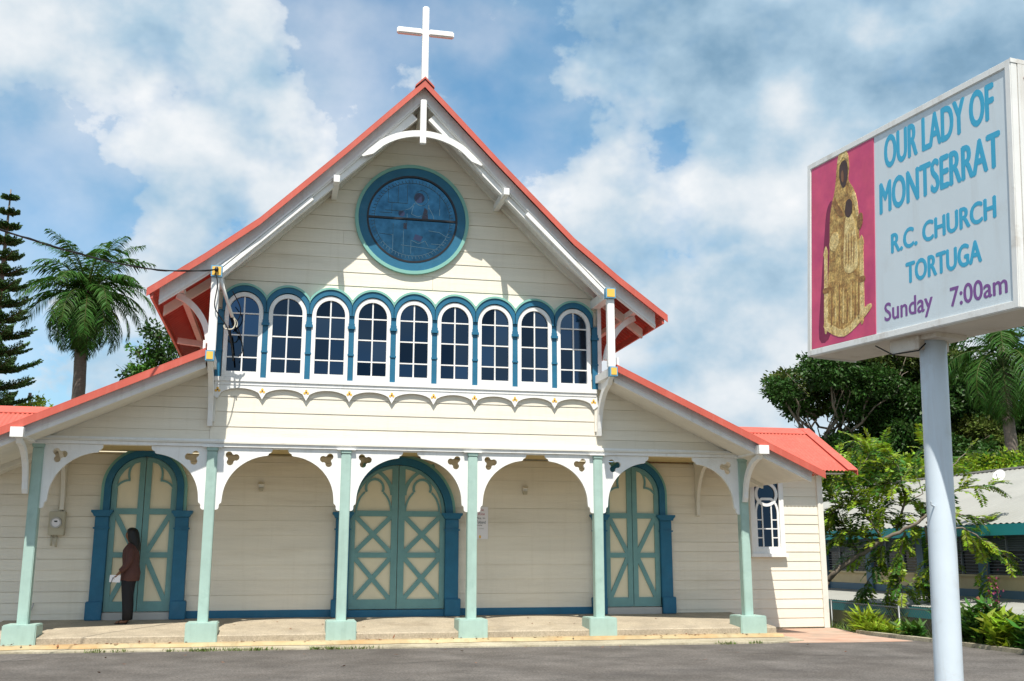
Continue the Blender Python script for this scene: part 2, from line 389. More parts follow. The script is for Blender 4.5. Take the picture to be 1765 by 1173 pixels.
# backing walls
nw = MB().plate([(-3.425, 3.46), (3.425, 3.46), (3.425, 6.15)] + [(x, prof(x)-.12) for x in (3.3, 2.75, 1.36)] + [(0, 9.8)] + [(-x, prof(x)-.12) for x in (1.36, 2.75, 3.3)] + [(-3.425, 6.15)], .02, .14).build('nave_front_wall', 'cream', CH)
hw = lambda z: 3.425 if z < 6.3 else min(3.425, prof_inv(z + .13))
rows(nw, 3.47, 9.7, .258, lambda z: -hw(z), hw, 0.0, .3)
for sd in (-1, 1):
    pl = [(sd*3.36, 3.46), (sd*6.3, 3.46), (sd*6.3, ais(6.3)-.1), (sd*3.36, ais(3.36)-.1)]
    aw = MB().plate(pl, .03, .14).build('aisle_front_wall', 'cream', CH)
    xo = lambda z: min(6.3, 3.45 + (4.87-.1-z)/.463)
    if sd > 0: rows(aw, 3.47, 4.72, .187, lambda z: 3.428, xo, .01)
    else: rows(aw, 3.47, 4.72, .187, lambda z: -xo(z), lambda z: -3.428, .01)
bw = MB().box(-8.8, 8.8, YB+.02, YB+.16, .1, 3.42).build('porch_back_wall', 'cream', CH)
rows(bw, .60, 3.40, .268, lambda z: -4.0, lambda z: 4.0, YB)
rows(bw, .20, 3.40, .187, lambda z: -8.78, lambda z: -4.0, YB)
rows(bw, .16, 3.40, .187, lambda z: 4.0, lambda z: 8.72, YB)
for sd in (-1, 1):
    MB().box(sd*8.72, sd*8.84, YB-.045, YB+.1, .14, 3.3).build('corner_board', 'offwhite', CH)
    MB().box(sd*8.66, sd*8.80, YB+.162, 14, .1, 3.5).build('wing_side_wall', 'siding', CH)
    MB().box(sd*3.26, sd*3.38, .15, 20, 3.5, 6.55).build('nave_side_wall', 'siding', CH)
MB().box(-8.0, 8.0, 16, 16.1, -.5, 5).build('rear_wall', 'cream', CH)
MB().plate([(-.02, 3.44), (YB+.05, 3.44), (YB+.05, 3.47), (-.02, 3.47)], -6.28, 6.28, 'x').build('porch_ceiling', 'ceilingwood', CH)
# blue base board between the side doors
MB().box(-3.84, -1.16, YB-.035, YB+.01, .46, .60).build('base_board', 'blue', CH)
MB().box(1.16, 3.84, YB-.035, YB+.01, .46, .60).build('base_board', 'blue', CH)

# header beam with mouldings
MB().box(-6.28, 6.28, -.075, .09, 3.375, 3.43).build('header_beam', 'white', CH)
MB().box(-6.28, 6.28, -.10, -.02, 3.432, 3.462).build('header_moulding', 'offwhite', CH)
MB().box(-6.24, 6.24, -.062, -.02, 3.464, 3.50).build('header_moulding', 'white', CH)

# columns with plinths
COLX = [-6.09, -3.36, -1.13, 1.09, 3.40, 6.23]
colm = None
for i, x in enumerate(COLX):
    c = MB().box(-.083, .083, -.083, .083, .50, 3.30).box(-.095, .095, -.095, .095, 3.30, 3.375)
    o = c.build('column', 'mint', None, bevel=.012); o.location = (x, 0, 0); adopt(o, CH)
    p = MB().box(-.25, .25, -.26, .25, .14, .515).build('plinth', 'mint', None, bevel=.015); p.location = (x + .0, 0, 0); adopt(p, CH); p.rotation_euler.z = rad(rnd.uniform(-1, 1))
    c2 = MB().box(-.16, .16, -.115, .0, 3.362, 3.378).build('cap_strip', 'white', None); c2.location = (x, 0, 0); adopt(c2, CH)

# fretwork brackets: arch half with a trefoil cut-out
def trefoil(cx, cz, r, rot=0):
    pts = []
    for k in range(3):
        a = 90 + rot + 120*k; ccx, ccz = cx + r*.66*math.cos(rad(a)), cz + r*.66*math.sin(rad(a))
        for j in range(9):
            t = rad(a - 118 + 236*j/8); pts.append((ccx + r*.53*math.cos(t), ccz + r*.53*math.sin(t)))
    return pts
def bracket_outline(sx):
    t = 3.372
    pts = [(0, t), (.90, t), (.90, 3.33), (.885, 3.30), (.86, 3.285), (.84, 3.275), (.84, 3.255)]
    pts += arc(.90, 2.50, .79, .745, 96, 176, 16)
    pts += [(.105, 2.47), (.10, 2.44), (.075, 2.425), (.065, 2.40), (.065, 2.36), (.05, 2.335), (.02, 2.325), (0, 2.325)]
    h = trefoil(.235, 3.19, .108, -80)
    return [[(sx*a, b_) for a, b_ in pts], [(sx*a, b_) for a, b_ in h]]
bm_ = {}
for i in range(5):
    for sx, x in ((1, COLX[i] + .083), (-1, COLX[i+1] - .083)):
        if sx not in bm_:
            o = MB().plate(bracket_outline(sx), -.035, .015).build('fretwork_bracket', 'white', None); bm_[sx] = o
            o.location = (x, 0, 0); adopt(o, CH)
        else:
            o = dup(bm_[sx], CH); o.location = (x, 0, -.13)
# bay-top rail notch pieces on the inner bays
for i in (1, 2, 3):
    xa, xb = COLX[i] + .983, COLX[i+1] - .983
    MB().box(xa+.002, xb-.002, -.03, .01, 3.352, 3.374).build('arch_crown', 'white', CH)
# rear wall brackets under the ceiling
for x in (-6.0, 6.05):
    pts = [(YB-.03, 2.35), (YB-.10, 2.37), (YB-.10, 2.46)] + [(YB-.10 - .62*(1-math.cos(rad(a))), 2.5 + .86*math.sin(rad(a))) for a in range(0, 91, 9)] + [(YB-.72, 3.43), (YB-.03, 3.43)]
    MB().plate(pts, x-.035, x+.035, 'x').build('wall_bracket', 'offwhite', CH)
    MB().box(x-.05, x+.05, .1, YB-.02, 3.36, 3.438).build('tie_beam', 'offwhite', CH)

# ---- doors
def door(cx, hl, ho, spring, top_in, centre):
    """hl leaf half width, ho outer half width; arch semicircle about spring"""
    d = thing_part = bpy.data.objects.new('double_door', None); C.objects.link(d); d.location = (cx, YB, .55); adopt(d, CH)
    d['label'] = 'wide teal and cream double door with crossed braces' if centre else 'narrow teal and cream double door'
    zb = .60
    yF = YB - .05
    def P(mb, name, m, **k): return mb.build(name, m, d, **k)
    ri = hl + .005; ro = ri + (.14 if centre else .115)
    # surround
    for s in (-1, 1):
        x0, x1 = cx + s*hl*1.0, cx + s*ho
        P(MB().box(min(x0, x1), max(x0, x1), YB-.15, YB+.01, .46, 2.26), 'pilaster', 'blue', bevel=.008)
        e = s*.045
        P(MB().box(min(x0, x1)-(.045 if s < 0 else .0), max(x0, x1)+(.045 if s > 0 else .0), YB-.185, YB+.01, .462, .78), 'pilaster_base', 'blue', bevel=.012)
        P(MB().box(min(x0, x1)-.02, max(x0, x1)+.02, YB-.17, YB+.01, 2.04, 2.068), 'necking', 'blue')
        cxp = (x0+x1)/2; hwp = abs(x1-x0)/2
        P(MB().loft([]) if False else MB().plate([(cxp-hwp-.015, 2.26), (cxp+hwp+.015, 2.26), (cxp+hwp+.03, 2.30), (cxp+hwp+.065, 2.335), (cxp+hwp+.065, 2.37), (cxp-hwp-.065, 2.37), (cxp-hwp-.065, 2.335), (cxp-hwp-.03, 2.30)], YB-.205, YB+.01), 'capital', 'blue')
    rz = 1.0
    def curve(r, dz=0):
        pts = []
        if spring > 2.4: pts.append((cx + r, 2.372))
        pts += arc(cx, max(spring, 2.372), r, r*rz, 0, 180, 30)
        if spring > 2.4: pts.append((cx - r, 2.372))
        return pts
    P(MB().band(curve(ri), curve(ro), YB-.14, YB+.01), 'arch_band', 'blue')
    P(MB().band(curve(ro+.001), curve(ro+.055), YB-.10, YB+.01), 'arch_rim', 'green')
    # threshold
    P(MB().box(cx-hl, cx+hl, YB-.12, YB+.01, .40, zb-.012), 'threshold', 'blue' if centre else 'grey')
    H = lambda x: max(spring, 2.372) + math.sqrt(max(hl*hl - (x*x), 0))*rz
    for s in (-1, 1):
        lf = bpy.data.objects.new('door_leaf', None); C.objects.link(lf); lf.location = (cx, YB, zb); adopt(lf, d)
        Q = lambda mb, name, m: mb.build(name, m, lf)
        X = lambda u: cx + s*u
        xs_ = [hl*i/14 for i in range(15)]
        pn = [(X(.006), zb), (X(hl-.002), zb)] + [(X(u), H(u)-.003) for u in reversed(xs_[1:-1])] + [(X(.006), H(.006)-.003)]
        Q(MB().plate(pn, yF, YB-.012), 'panel', 'cream')
        y1, y2 = yF-.034, yF+.004
        def barQ(p, q, wd, name='brace', dy=0): Q(MB().bar((X(p[0]), p[1]), (X(q[0]), q[1]), wd, y1+dy, y2), name, 'teal')
        sw = .125 if centre else .105
        ytop = H(sw/2)-.01
        Q(MB().plate([(X(.006), zb+.002), (X(sw), zb+.002), (X(sw), H(sw)-.01), (X(.006), H(.006)-.01)], y1-.003, y2), 'stile', 'teal')
        so_ = .10
        Q(MB().box(min(X(hl-.003), X(hl-so_)), max(X(hl-.003), X(hl-so_)), y1-.003, y2, zb+.002, max(spring, 2.372)), 'stile', 'teal')
        ar_ = .065 if centre else .085
        a_in, a_out = arc(cx, max(spring, 2.372), hl-ar_, (hl-ar_)*rz, 0 if s > 0 else 180, 86 if s > 0 else 94, 14), arc(cx, max(spring, 2.372), hl-.003, (hl-.003)*rz, 0 if s > 0 else 180, 86 if s > 0 else 94, 14)
        Q(MB().band(a_in, a_out, y1-.002, y2), 'arched_rail', 'teal')
        for za, zc in ((zb+.002, zb+.175), (1.535, 1.63), (2.30, 2.405)):
            Q(MB().box(min(X(sw-.002), X(hl-so_+.002)), max(X(sw-.002), X(hl-so_+.002)), y1, y2, za, zc), 'rail', 'teal')
        xa, xb = sw, hl-so_
        for za, zc, up in ((zb+.175, 1.535, 0), (1.63, 2.30, 1)):
            if centre:
                barQ((xa, za), (xb, zc), .085, dy=.004); barQ((xa, zc), (xb, za), .085, dy=.008)
            else:
                if up: barQ((xa, za), (xb, zc), .085, dy=.004)
                else: barQ((xa, zc), (xb, za), .085, dy=.004)
        def arcQ(c0, c1, r0, r1, A0, A1, th=.035):
            pi = arc(c0, c1, r0-th/2, r1-th/2, A0, A1, 12); po = arc(c0, c1, r0+th/2, r1+th/2, A0, A1, 12)
            Q(MB().band([(X(a), b_) for a, b_ in pi], [(X(a), b_) for a, b_ in po], y1+.006, y2), 'tracery', 'teal')
        if centre:
            m_ = (xa+xb)/2
            arcQ(m_, 2.36, .33, .46, 180, 122); arcQ(m_, 2.36, .33, .46, 0, 58)
            arcQ(m_-.01, 2.83, .165, .17, -25, 205, .045)
            arcQ(hl+.12, 2.70, .90, .62, 180, 112, .07)
        else:
            arcQ(.09, 3.02, .20, .25, 88, -22); arcQ(.27, 2.64, .26, .27, 92, 25)
    return d
door(-.02, .90, 1.16, 2.372, 3.3, True)
door(-4.62, .565, .80, 2.77, 3.3, False)
door(4.64, .565, .80, 2.77, 3.3, False)

# ---- arcade of nine arched windows
PIT, W0 = .7415, -2.966
zs = 4.575; SP = 5.735
def glassy(mb, parent, tilt=.0): return mb.build('pane', 'glass', parent)
for k in range(9):
    cx = W0 + PIT*k
    wd = bpy.data.objects.new('arched_window', None); C.objects.link(wd); wd.location = (cx, 0, zs); adopt(wd, CH)
    ho, hi = .322, .252
    P = lambda mb, name, m: mb.build(name, m, wd)
    def shape(h, zb): return [(cx+h, zb)] + arc(cx, SP, h, h*1.06, 0, 180, 22) + [(cx-h, zb)]
    P(MB().band(shape(hi, zs+.10), shape(ho, zs+.10), -.085, -.012), 'frame', 'white')
    P(MB().box(cx-ho, cx+ho, -.087, -.012, zs+.002, zs+.0995), 'bottom_rail', 'white')
    # panes: two columns, four rows; slightly tilted each
    bars = [zs+.10, 4.925, 5.315, 5.70, SP+hi*1.06]
    for r in range(4):
        for s in (-1, 1):
            z0, z1 = bars[r], bars[r+1]
            if r < 3: pts = [(cx, z0), (cx+s*(hi+.01), z0), (cx+s*(hi+.01), z1), (cx, z1)]
            else:
                pts = [(cx, z0), (cx+s*(hi+.01), z0)] + [(cx + s*(hi+.008)*math.cos(rad(a)), SP + (hi*1.06+.008)*math.sin(rad(a))) for a in range(0, 91, 10)]
            if s < 0: pts = pts[::-1]
            o = MB().plate(pts, -.034, -.030).build('pane', 'glass', wd)
            ox, oz = cx + s*hi/2, (z0+z1)/2
            ax, az = rnd.uniform(-.012, .012), rnd.uniform(-.015, .015)
            o.data.transform(Matrix.Translation((ox, -.03, oz)) @ Matrix.Rotation(ax, 4, 'X') @ Matrix.Rotation(az, 4, 'Z') @ Matrix.Translation((-ox, .03, -oz)))
    P(MB().box(cx-.012, cx+.012, -.062, -.02, zs+.10, SP+hi*1.05), 'muntin', 'white')
    for z in bars[1:4]:
        P(MB().box(cx-hi, cx-.0125, -.060, -.02, z-.011, z+.011), 'muntin', 'white'); P(MB().box(cx+.0125, cx+hi, -.060, -.02, z-.011, z+.011), 'muntin', 'white')
    # blue arch hood with green outer line
    r0, r1 = ho+.003, PIT/2 + .02
    def hood(ra, rb, y0, name, m):
        amin = math.degrees(math.acos(min(1, (PIT/2-.003)/rb))) if rb > PIT/2 else 0
        lim = PIT/2 - .0015
        A = [(max(-lim, min(lim, ra*math.cos(rad(t)))) + cx, SP + ra*1.1*math.sin(rad(t)) + .0) for t in range(0, 181, 6)]
        B = [(max(-lim, min(lim, rb*math.cos(rad(t)))) + cx, SP + rb*1.1*math.sin(rad(t))) for t in range(0, 181, 6)]
        P(MB().band(A, B, y0, -.012), name, m)
    hood(.326, .415, -.105, 'hood', 'blue'); hood(.416, .450, -.125, 'hood_rim', 'green')
# pilasters between windows
for k in range(10):
    x = W0 - PIT/2 + PIT*k
    hw_ = .047
    if k in (0, 9): hw_ = .05; x = -3.355 if k == 0 else 3.375
    P = lambda mb, name, m: mb.build(name, m, pp)
    pp = MB().box(x-hw_, x+hw_, -.075, -.012, zs+.003, SP+.02).build('mullion_pilaster', 'blue', CH)
    P(MB().box(x-hw_-.02, x+hw_+.02, -.11, -.012, 5.50, 5.545), 'capital', 'blue')
    P(MB().box(x-hw_-.008, x+hw_+.008, -.092, -.012, 5.545, 5.60), 'capital_neck', 'blue')
    P(MB().box(x-hw_-.01, x+hw_+.01, -.092, -.012, 5.02, 5.05), 'collar', 'blue')
# sill and scalloped apron
MB().box(-3.40, 3.40, -.098, -.012, 4.50, 4.573).build('window_sill', 'white', CH)
MB().box(-3.39, 3.39, -.078, -.012, 4.44, 4.499).build('sill_moulding', 'white', CH)
pts = [(-3.42, 4.439)]; cusps = [W0 - PIT/2 + PIT*k for k in range(10)]
low = []
low.append((-3.42, 4.26))
for k in range(9):
    c0, c1 = cusps[k], cusps[k+1]
    low.append((c0 - .0, 4.20))
    for j in range(1, 12):
        t = j/12; low.append((c0+(c1-c0)*t, 4.215 + .175*math.sqrt(max(0, 1-(2*t-1)**2))**1.0*.98))
low += [(cusps[9], 4.20), (3.42, 4.26)]
ap = MB().plate([(3.42, 4.439), (-3.42, 4.439)] + low, -.068, -.022).build('scalloped_apron', 'white', CH)
for c in cusps:
    for dx, dz in ((0, .028), (-.027, -.014), (.027, -.014)):
        MB().plate(circ(c+dx, 4.345+dz, .0215, 10), -.073, -.0675).build('ornament', 'yellow', ap)
    MB().plate(circ(c, 4.345, .014, 8), -.0755, -.0735).build('ornament_centre', 'rust', ap)

# ---- round window
RC = (-.07, 7.62)
rw = bpy.data.objects.new('round_window', None); C.objects.link(rw); rw.location = (RC[0], 0, RC[1]-1.03); adopt(rw, CH)
n = 64
P = lambda mb, name, m, **k: mb.build(name, m, rw, **k)
P(MB().band(circ(*RC, .985, n), circ(*RC, 1.045, n), -.085, -.012, True), 'outer_rim', 'green')
P(MB().band(circ(*RC, .835, n), circ(*RC, .984, n), -.07, -.012, True), 'ring', 'blue')
P(MB().band(circ(*RC, .80, n), circ(*RC, .834, n), -.075, -.02, True), 'iron_frame', 'black')
P(MB().plate(circ(*RC, .803, n), -.05, -.04), 'stained_glass', 'stained')
P(MB().box(RC[0]-.80, RC[0]+.80, -.074, -.052, RC[1]-.018, RC[1]+.018), 'cross_bar', 'black')
b = MB()
for k in range(72):
    a = 2*math.pi*k/72
    b.bar((RC[0]+.70*math.cos(a), RC[1]+.70*math.sin(a)), (RC[0]+.755*math.cos(a+.02), RC[1]+.755*math.sin(a+.02)), .008, -.056, -.049)
b.band(circ(*RC, .695, 48), circ(*RC, .703, 48), -.056, -.049, True)
def poly_(pts, wd=.008):
    for p, q in zip(pts[:-1], pts[1:]): b.bar((RC[0]+p[0], RC[1]+p[1]), (RC[0]+q[0], RC[1]+q[1]), wd, -.056, -.049)
poly_([(-.16, -.66), (-.16, -.15), (-.10, -.05), (-.10, .1)]); poly_([(-.02, -.66), (-.02, -.4), (.12, -.46), (.24, -.4), (.3, -.5)]); poly_([(-.45, .62), (-.45, .3), (-.1, .3), (-.1, .68)]); poly_([(-.27, .3), (-.27, .66)])
poly_([(-.35, -.1), (-.35, -.6)]); poly_([(-.5, .15), (-.2, .15), (-.05, .2), (.05, .32)]); poly_([(.5, .5), (.5, .1)]); poly_([(.3, -.2), (.5, -.22), (.63, -.3)]); poly_([(-.6, -.3), (-.35, -.32)]); poly_([(.35, -.45), (.6, -.45)]); poly_([(.28, .28), (.38, .1), (.4, 0)]); poly_([(-.6, .1), (-.38, .1), (-.38, .3)])
poly_([(RC[0]*0+.16+.13*math.cos(t*.4), .42+.15*math.sin(t*.4)) for t in range(17)]); poly_([(.02, .3), (-.02, .1), (.1, .05), (.27, .12), (.3, .3)]); poly_([(-.2, -.5), (.5, -.56)])
b.build('lead_line', 'lead', rw, kind='stuff')
for (pts, m) in (([(.17, .02), (.29, .02), (.27, .2), (.22, .24)], 'dimrose'), ([(.02, -.38), (.16, -.42), (.2, -.32), (.06, -.28)], 'dimviolet'), (circ(.12, .42, .10, 14), 'dimviolet'), ([(-.16, -.08), (-.1, -.08), (-.1, -.2), (-.16, -.18)], 'dimrose'), (circ(-.2, .1, .06, 10), 'dimviolet')):
    MB().plate([(RC[0]+a, RC[1]+c) for a, c in pts], -.0525, -.0495).build('coloured_pane', m, rw)

# ---- main roof
def sheet_roof(name, prof_pts, y0, y1, parent, pitch=.16, amp=.013, m='red', axis='y', th=.012):
    ny = int((y1-y0)/pitch*6)+1; vs = []; fs = []
    ys = np.linspace(y0, y1, ny)
    k = len(prof_pts)
    for y in ys:
        dz = amp*math.sin(2*math.pi*(y-y0)/pitch)
        for a, z in prof_pts: vs.append((a, y, z+dz) if axis == 'y' else (y, a, z+dz))
    for j in range(ny-1):
        for i in range(k-1): fs.append((j*k+i, j*k+i+1, (j+1)*k+i+1, (j+1)*k+i))
    o = fastmesh(name, vs, fs, m, parent)
    o.data.polygons.foreach_set('use_smooth', [True]*len(fs))
    return o
YF = -.95
for sd in (-1, 1):
    P = [(sd*x, z) for x, z in PROF]
    sheet_roof('roof_sheet', P, YF, 17, CH)
    off = lambda d: [(sd*x, z-d) for x, z in PROF]
    # red verge flashing, white barge board, soffit
    MB().plate([(sd*x, z+.015) for x, z in PROF] + [(sd*x, z-.105) for x, z in reversed(PROF)], YF-.03, YF-.012).build('verge_flashing', 'red', CH)
    MB().plate([(sd*x, z+.028) for x, z in PROF] + [(sd*x, z+.017) for x, z in reversed(PROF)], YF-.03, YF+.30).build('verge_cap', 'red', CH)
    bp = PROF[:-1] + [(4.30, prof(4.30))]
    MB().plate([(sd*x, z-.04) for x, z in bp] + [(sd*x, z-.335) for x, z in reversed(bp)], YF+.14, YF+.18).build('bargeboard', 'white', CH)
    MB().plate([(sd*x, z-.25) for x, z in bp] + [(sd*x, z-.30) for x, z in reversed(bp)], YF+.12, YF+.139).build('barge_moulding', 'white', CH)
    sp = [(x, z) for x, z in PROF if x < 3.0] + [(3.25, prof(3.25))]
    MB().plate([(sd*x, z-.20) for x, z in sp] + [(sd*x, z-.225) for x, z in reversed(sp)], YF+.181, -.0).build('soffit', 'white', CH)
    MB().plate([(sd*x, z-.19) for x, z in bp] + [(sd*x, z-.36) for x, z in reversed(bp)], -.12, -.025).build('wall_rafter', 'offwhite', CH)
    # principal rafter running to the upper beam end
    for wd_, y0, y1, dz in ((.17, YF+.185, YF+.28, 0), (.07, YF+.10, YF+.184, -.02), (.03, YF+.09, YF+.184, .065)):
        MB().bar((sd*(1.9 if wd_ < .1 else .16), (7.64 if wd_ < .1 else 9.34)+dz), (sd*3.38, 6.20+dz), wd_, y0, y1).build('principal_rafter', 'white', CH)
    # purlins ends
    MB().box(sd*1.5-.05, sd*1.5+.05, YF-.03, -.02, 7.90, 8.02).build('purlin', 'white', CH)
    MB().box(sd*4.0-.05, sd*4.0+.05, YF+.185, 15, 5.93, 6.03).build('eave_purlin', 'white', CH)
    # eave flashing along the side
    MB().box(sd*4.40-.02, sd*4.40+.02, YF+.0, 16, 5.68, 5.80).build('eave_board', 'red', CH)
    # outrigger braces of the side eaves
    for y in (-.35, 2.4, 5.2):
        if y > 0: MB().bar((sd*3.36, 5.56), (sd*4.30, 5.66), .11, y, y+.10).build('outrigger', 'white', CH)
        ao, ai = arc(sd*3.42, 5.9, .0, .0, 0, 1, 1), 0
        c0 = (4.32, 5.0)
        if y < 0:
            A = [(sd*(4.36 - .90*math.cos(rad(t))), 5.02 + .98*math.sin(rad(t))) for t in range(4, 76, 6)]
            B = [(sd*(4.36 - .80*math.cos(rad(t))), 5.02 + .88*math.sin(rad(t))) for t in range(4, 76, 6)]
            MB().band(A, B, y-.03, y+.07).build('eave_brace', 'white', CH)
MB().plate([(-.17, 9.83), (0, 10.01), (.17, 9.83), (.17, 9.80), (0, 9.97), (-.17, 9.80)], YF-.05, 17).build('ridge_cap', 'red', CH)
MB().box(-.05, .05, YF+.20, 16, 9.35, 9.55).build('ridge_beam', 'offwhite', CH)
# king post and arched collar
MB().box(-.062, .045, YF+.03, YF+.115, 8.76, 9.60).build('king_post', 'white', CH, bevel=.012)
cz_, rr = 7.71, 1.31
for sd in (-1, 1):
    A = arc(0, cz_, rr, rr, 90 - sd*2.2, 90 - sd*36, 16); B = arc(0, cz_, rr-.115, rr-.115, 90 - sd*2.2, 90 - sd*36, 16)
    A += [(sd*.93, cz_+.91), (sd*1.08, cz_+.755)]; B += [(sd*.88, cz_+.80), (sd*1.06, cz_+.735)]
    MB().band(B, A, YF+.075, YF+.119).build('arched_collar', 'white', CH)
# beam ends
def beam_end(x, z, s, hgt, fronts):
    bm = MB().box(x-s/2+.012, x+s/2-.012, YF+.05, -.0, z-hgt/2+.012, z+hgt/2-.012).build('projecting_beam', 'white', CH)
    if fronts:
        MB().box(x-s/2, x+s/2, YF-.07, YF+.049, z-hgt/2, z+hgt/2).build('beam_end', 'bluetrim', bm)
        MB().box(x-s/2+.02, x+s/2-.02, YF-.077, YF-.071, z-hgt/2+.02, z+hgt/2-.02).build('end_plate', 'yellow', bm)
    else:
        MB().box(x-s/2, x+s/2, YF-.07, YF+.049, z-hgt/2, z+hgt/2).build('beam_end', 'white', bm)
for sd in (-1, 1):
    beam_end(sd*3.40, 6.18, .18, .185, True)
    beam_end(sd*3.43, 4.76, .14, .165, True)
    beam_end(sd*6.22, 3.445, .19, .155, False)
    MB().box(sd*3.415-.065, sd*3.415+.065, YF-.02, YF+.09, 4.845, 6.085).build('gable_post', 'white', CH, bevel=.01)
    MB().box(sd*3.53-.02, sd*3.53+.02, YF+.0, YF+.05, 4.86, 5.02).build('upstand', 'white', CH)
    MB().box(sd*3.428, sd*3.50, -.085, .05, 4.58, 6.30).build('corner_post', 'white', CH)
    MB().box(sd*3.36, sd*3.42, -.05, .0, 3.80, 4.57).build('corner_trim', 'offwhite', CH)
    pts = [(YF+.05, 4.68), (YF+.13, 4.68)] + [(YF+.13 + (-YF-.20)*(1-math.cos(rad(t))), 4.66 - .86*math.sin(rad(t))) for t in range(0, 91, 9)] + [(-.03, 3.80)] + [(-.03, 3.74), (-.055, 3.74)]
    pts = [(YF+.04, 4.68), (YF+.13, 4.68)]
    pts += [(YF+.13 + .76*(math.sin(rad(t))), 3.86 + .80*(math.cos(rad(t)))**1.0) for t in range(6, 85, 9)] + [(-.03, 3.80), (-.03, 3.72), (-.10, 3.72)]
    pts += [(YF+.04 + .78*(math.sin(rad(t))), 3.78 + .80*(math.cos(rad(t)))) for t in range(85, 5, -9)]
    MB().plate(pts, sd*3.43-.04, sd*3.43+.04, 'x').build('curved_brace', 'white', CH)
    zt, zb2 = 3.37, 2.55
    ptA = [(YF+.06, zt), (YF+.16, zt)] + [(YF+.16 + .66*math.sin(rad(t)), zb2+.1 + .70*math.cos(rad(t))) for t in range(8, 89, 9)] + [(-.085, zb2), (-.15, zb2)]
    ptA += [(YF+.06 + .70*math.sin(rad(t)), zb2+.02 + .72*math.cos(rad(t))) for t in range(86, 4, -9)]
    MB().plate(ptA, sd*6.22-.04, sd*6.22+.04, 'x').build('curved_brace', 'white', CH)
# ---- cross
cr_ = bpy.data.objects.new('cross', None); C.objects.link(cr_); cr_.location = (0, YF+.05, 9.9); adopt(cr_, CH)
MB().box(-.058, .058, YF, YF+.11, 9.86, 11.42).build('upright', 'white', cr_, bevel=.02)
MB().box(-.52, -.0585, YF+.003, YF+.107, 10.85, 10.97).build('cross_arm', 'white', cr_, bevel=.02)
MB().box(.0585, .52, YF+.003, YF+.107, 10.85, 10.97).build('cross_arm', 'white', cr_, bevel=.02)
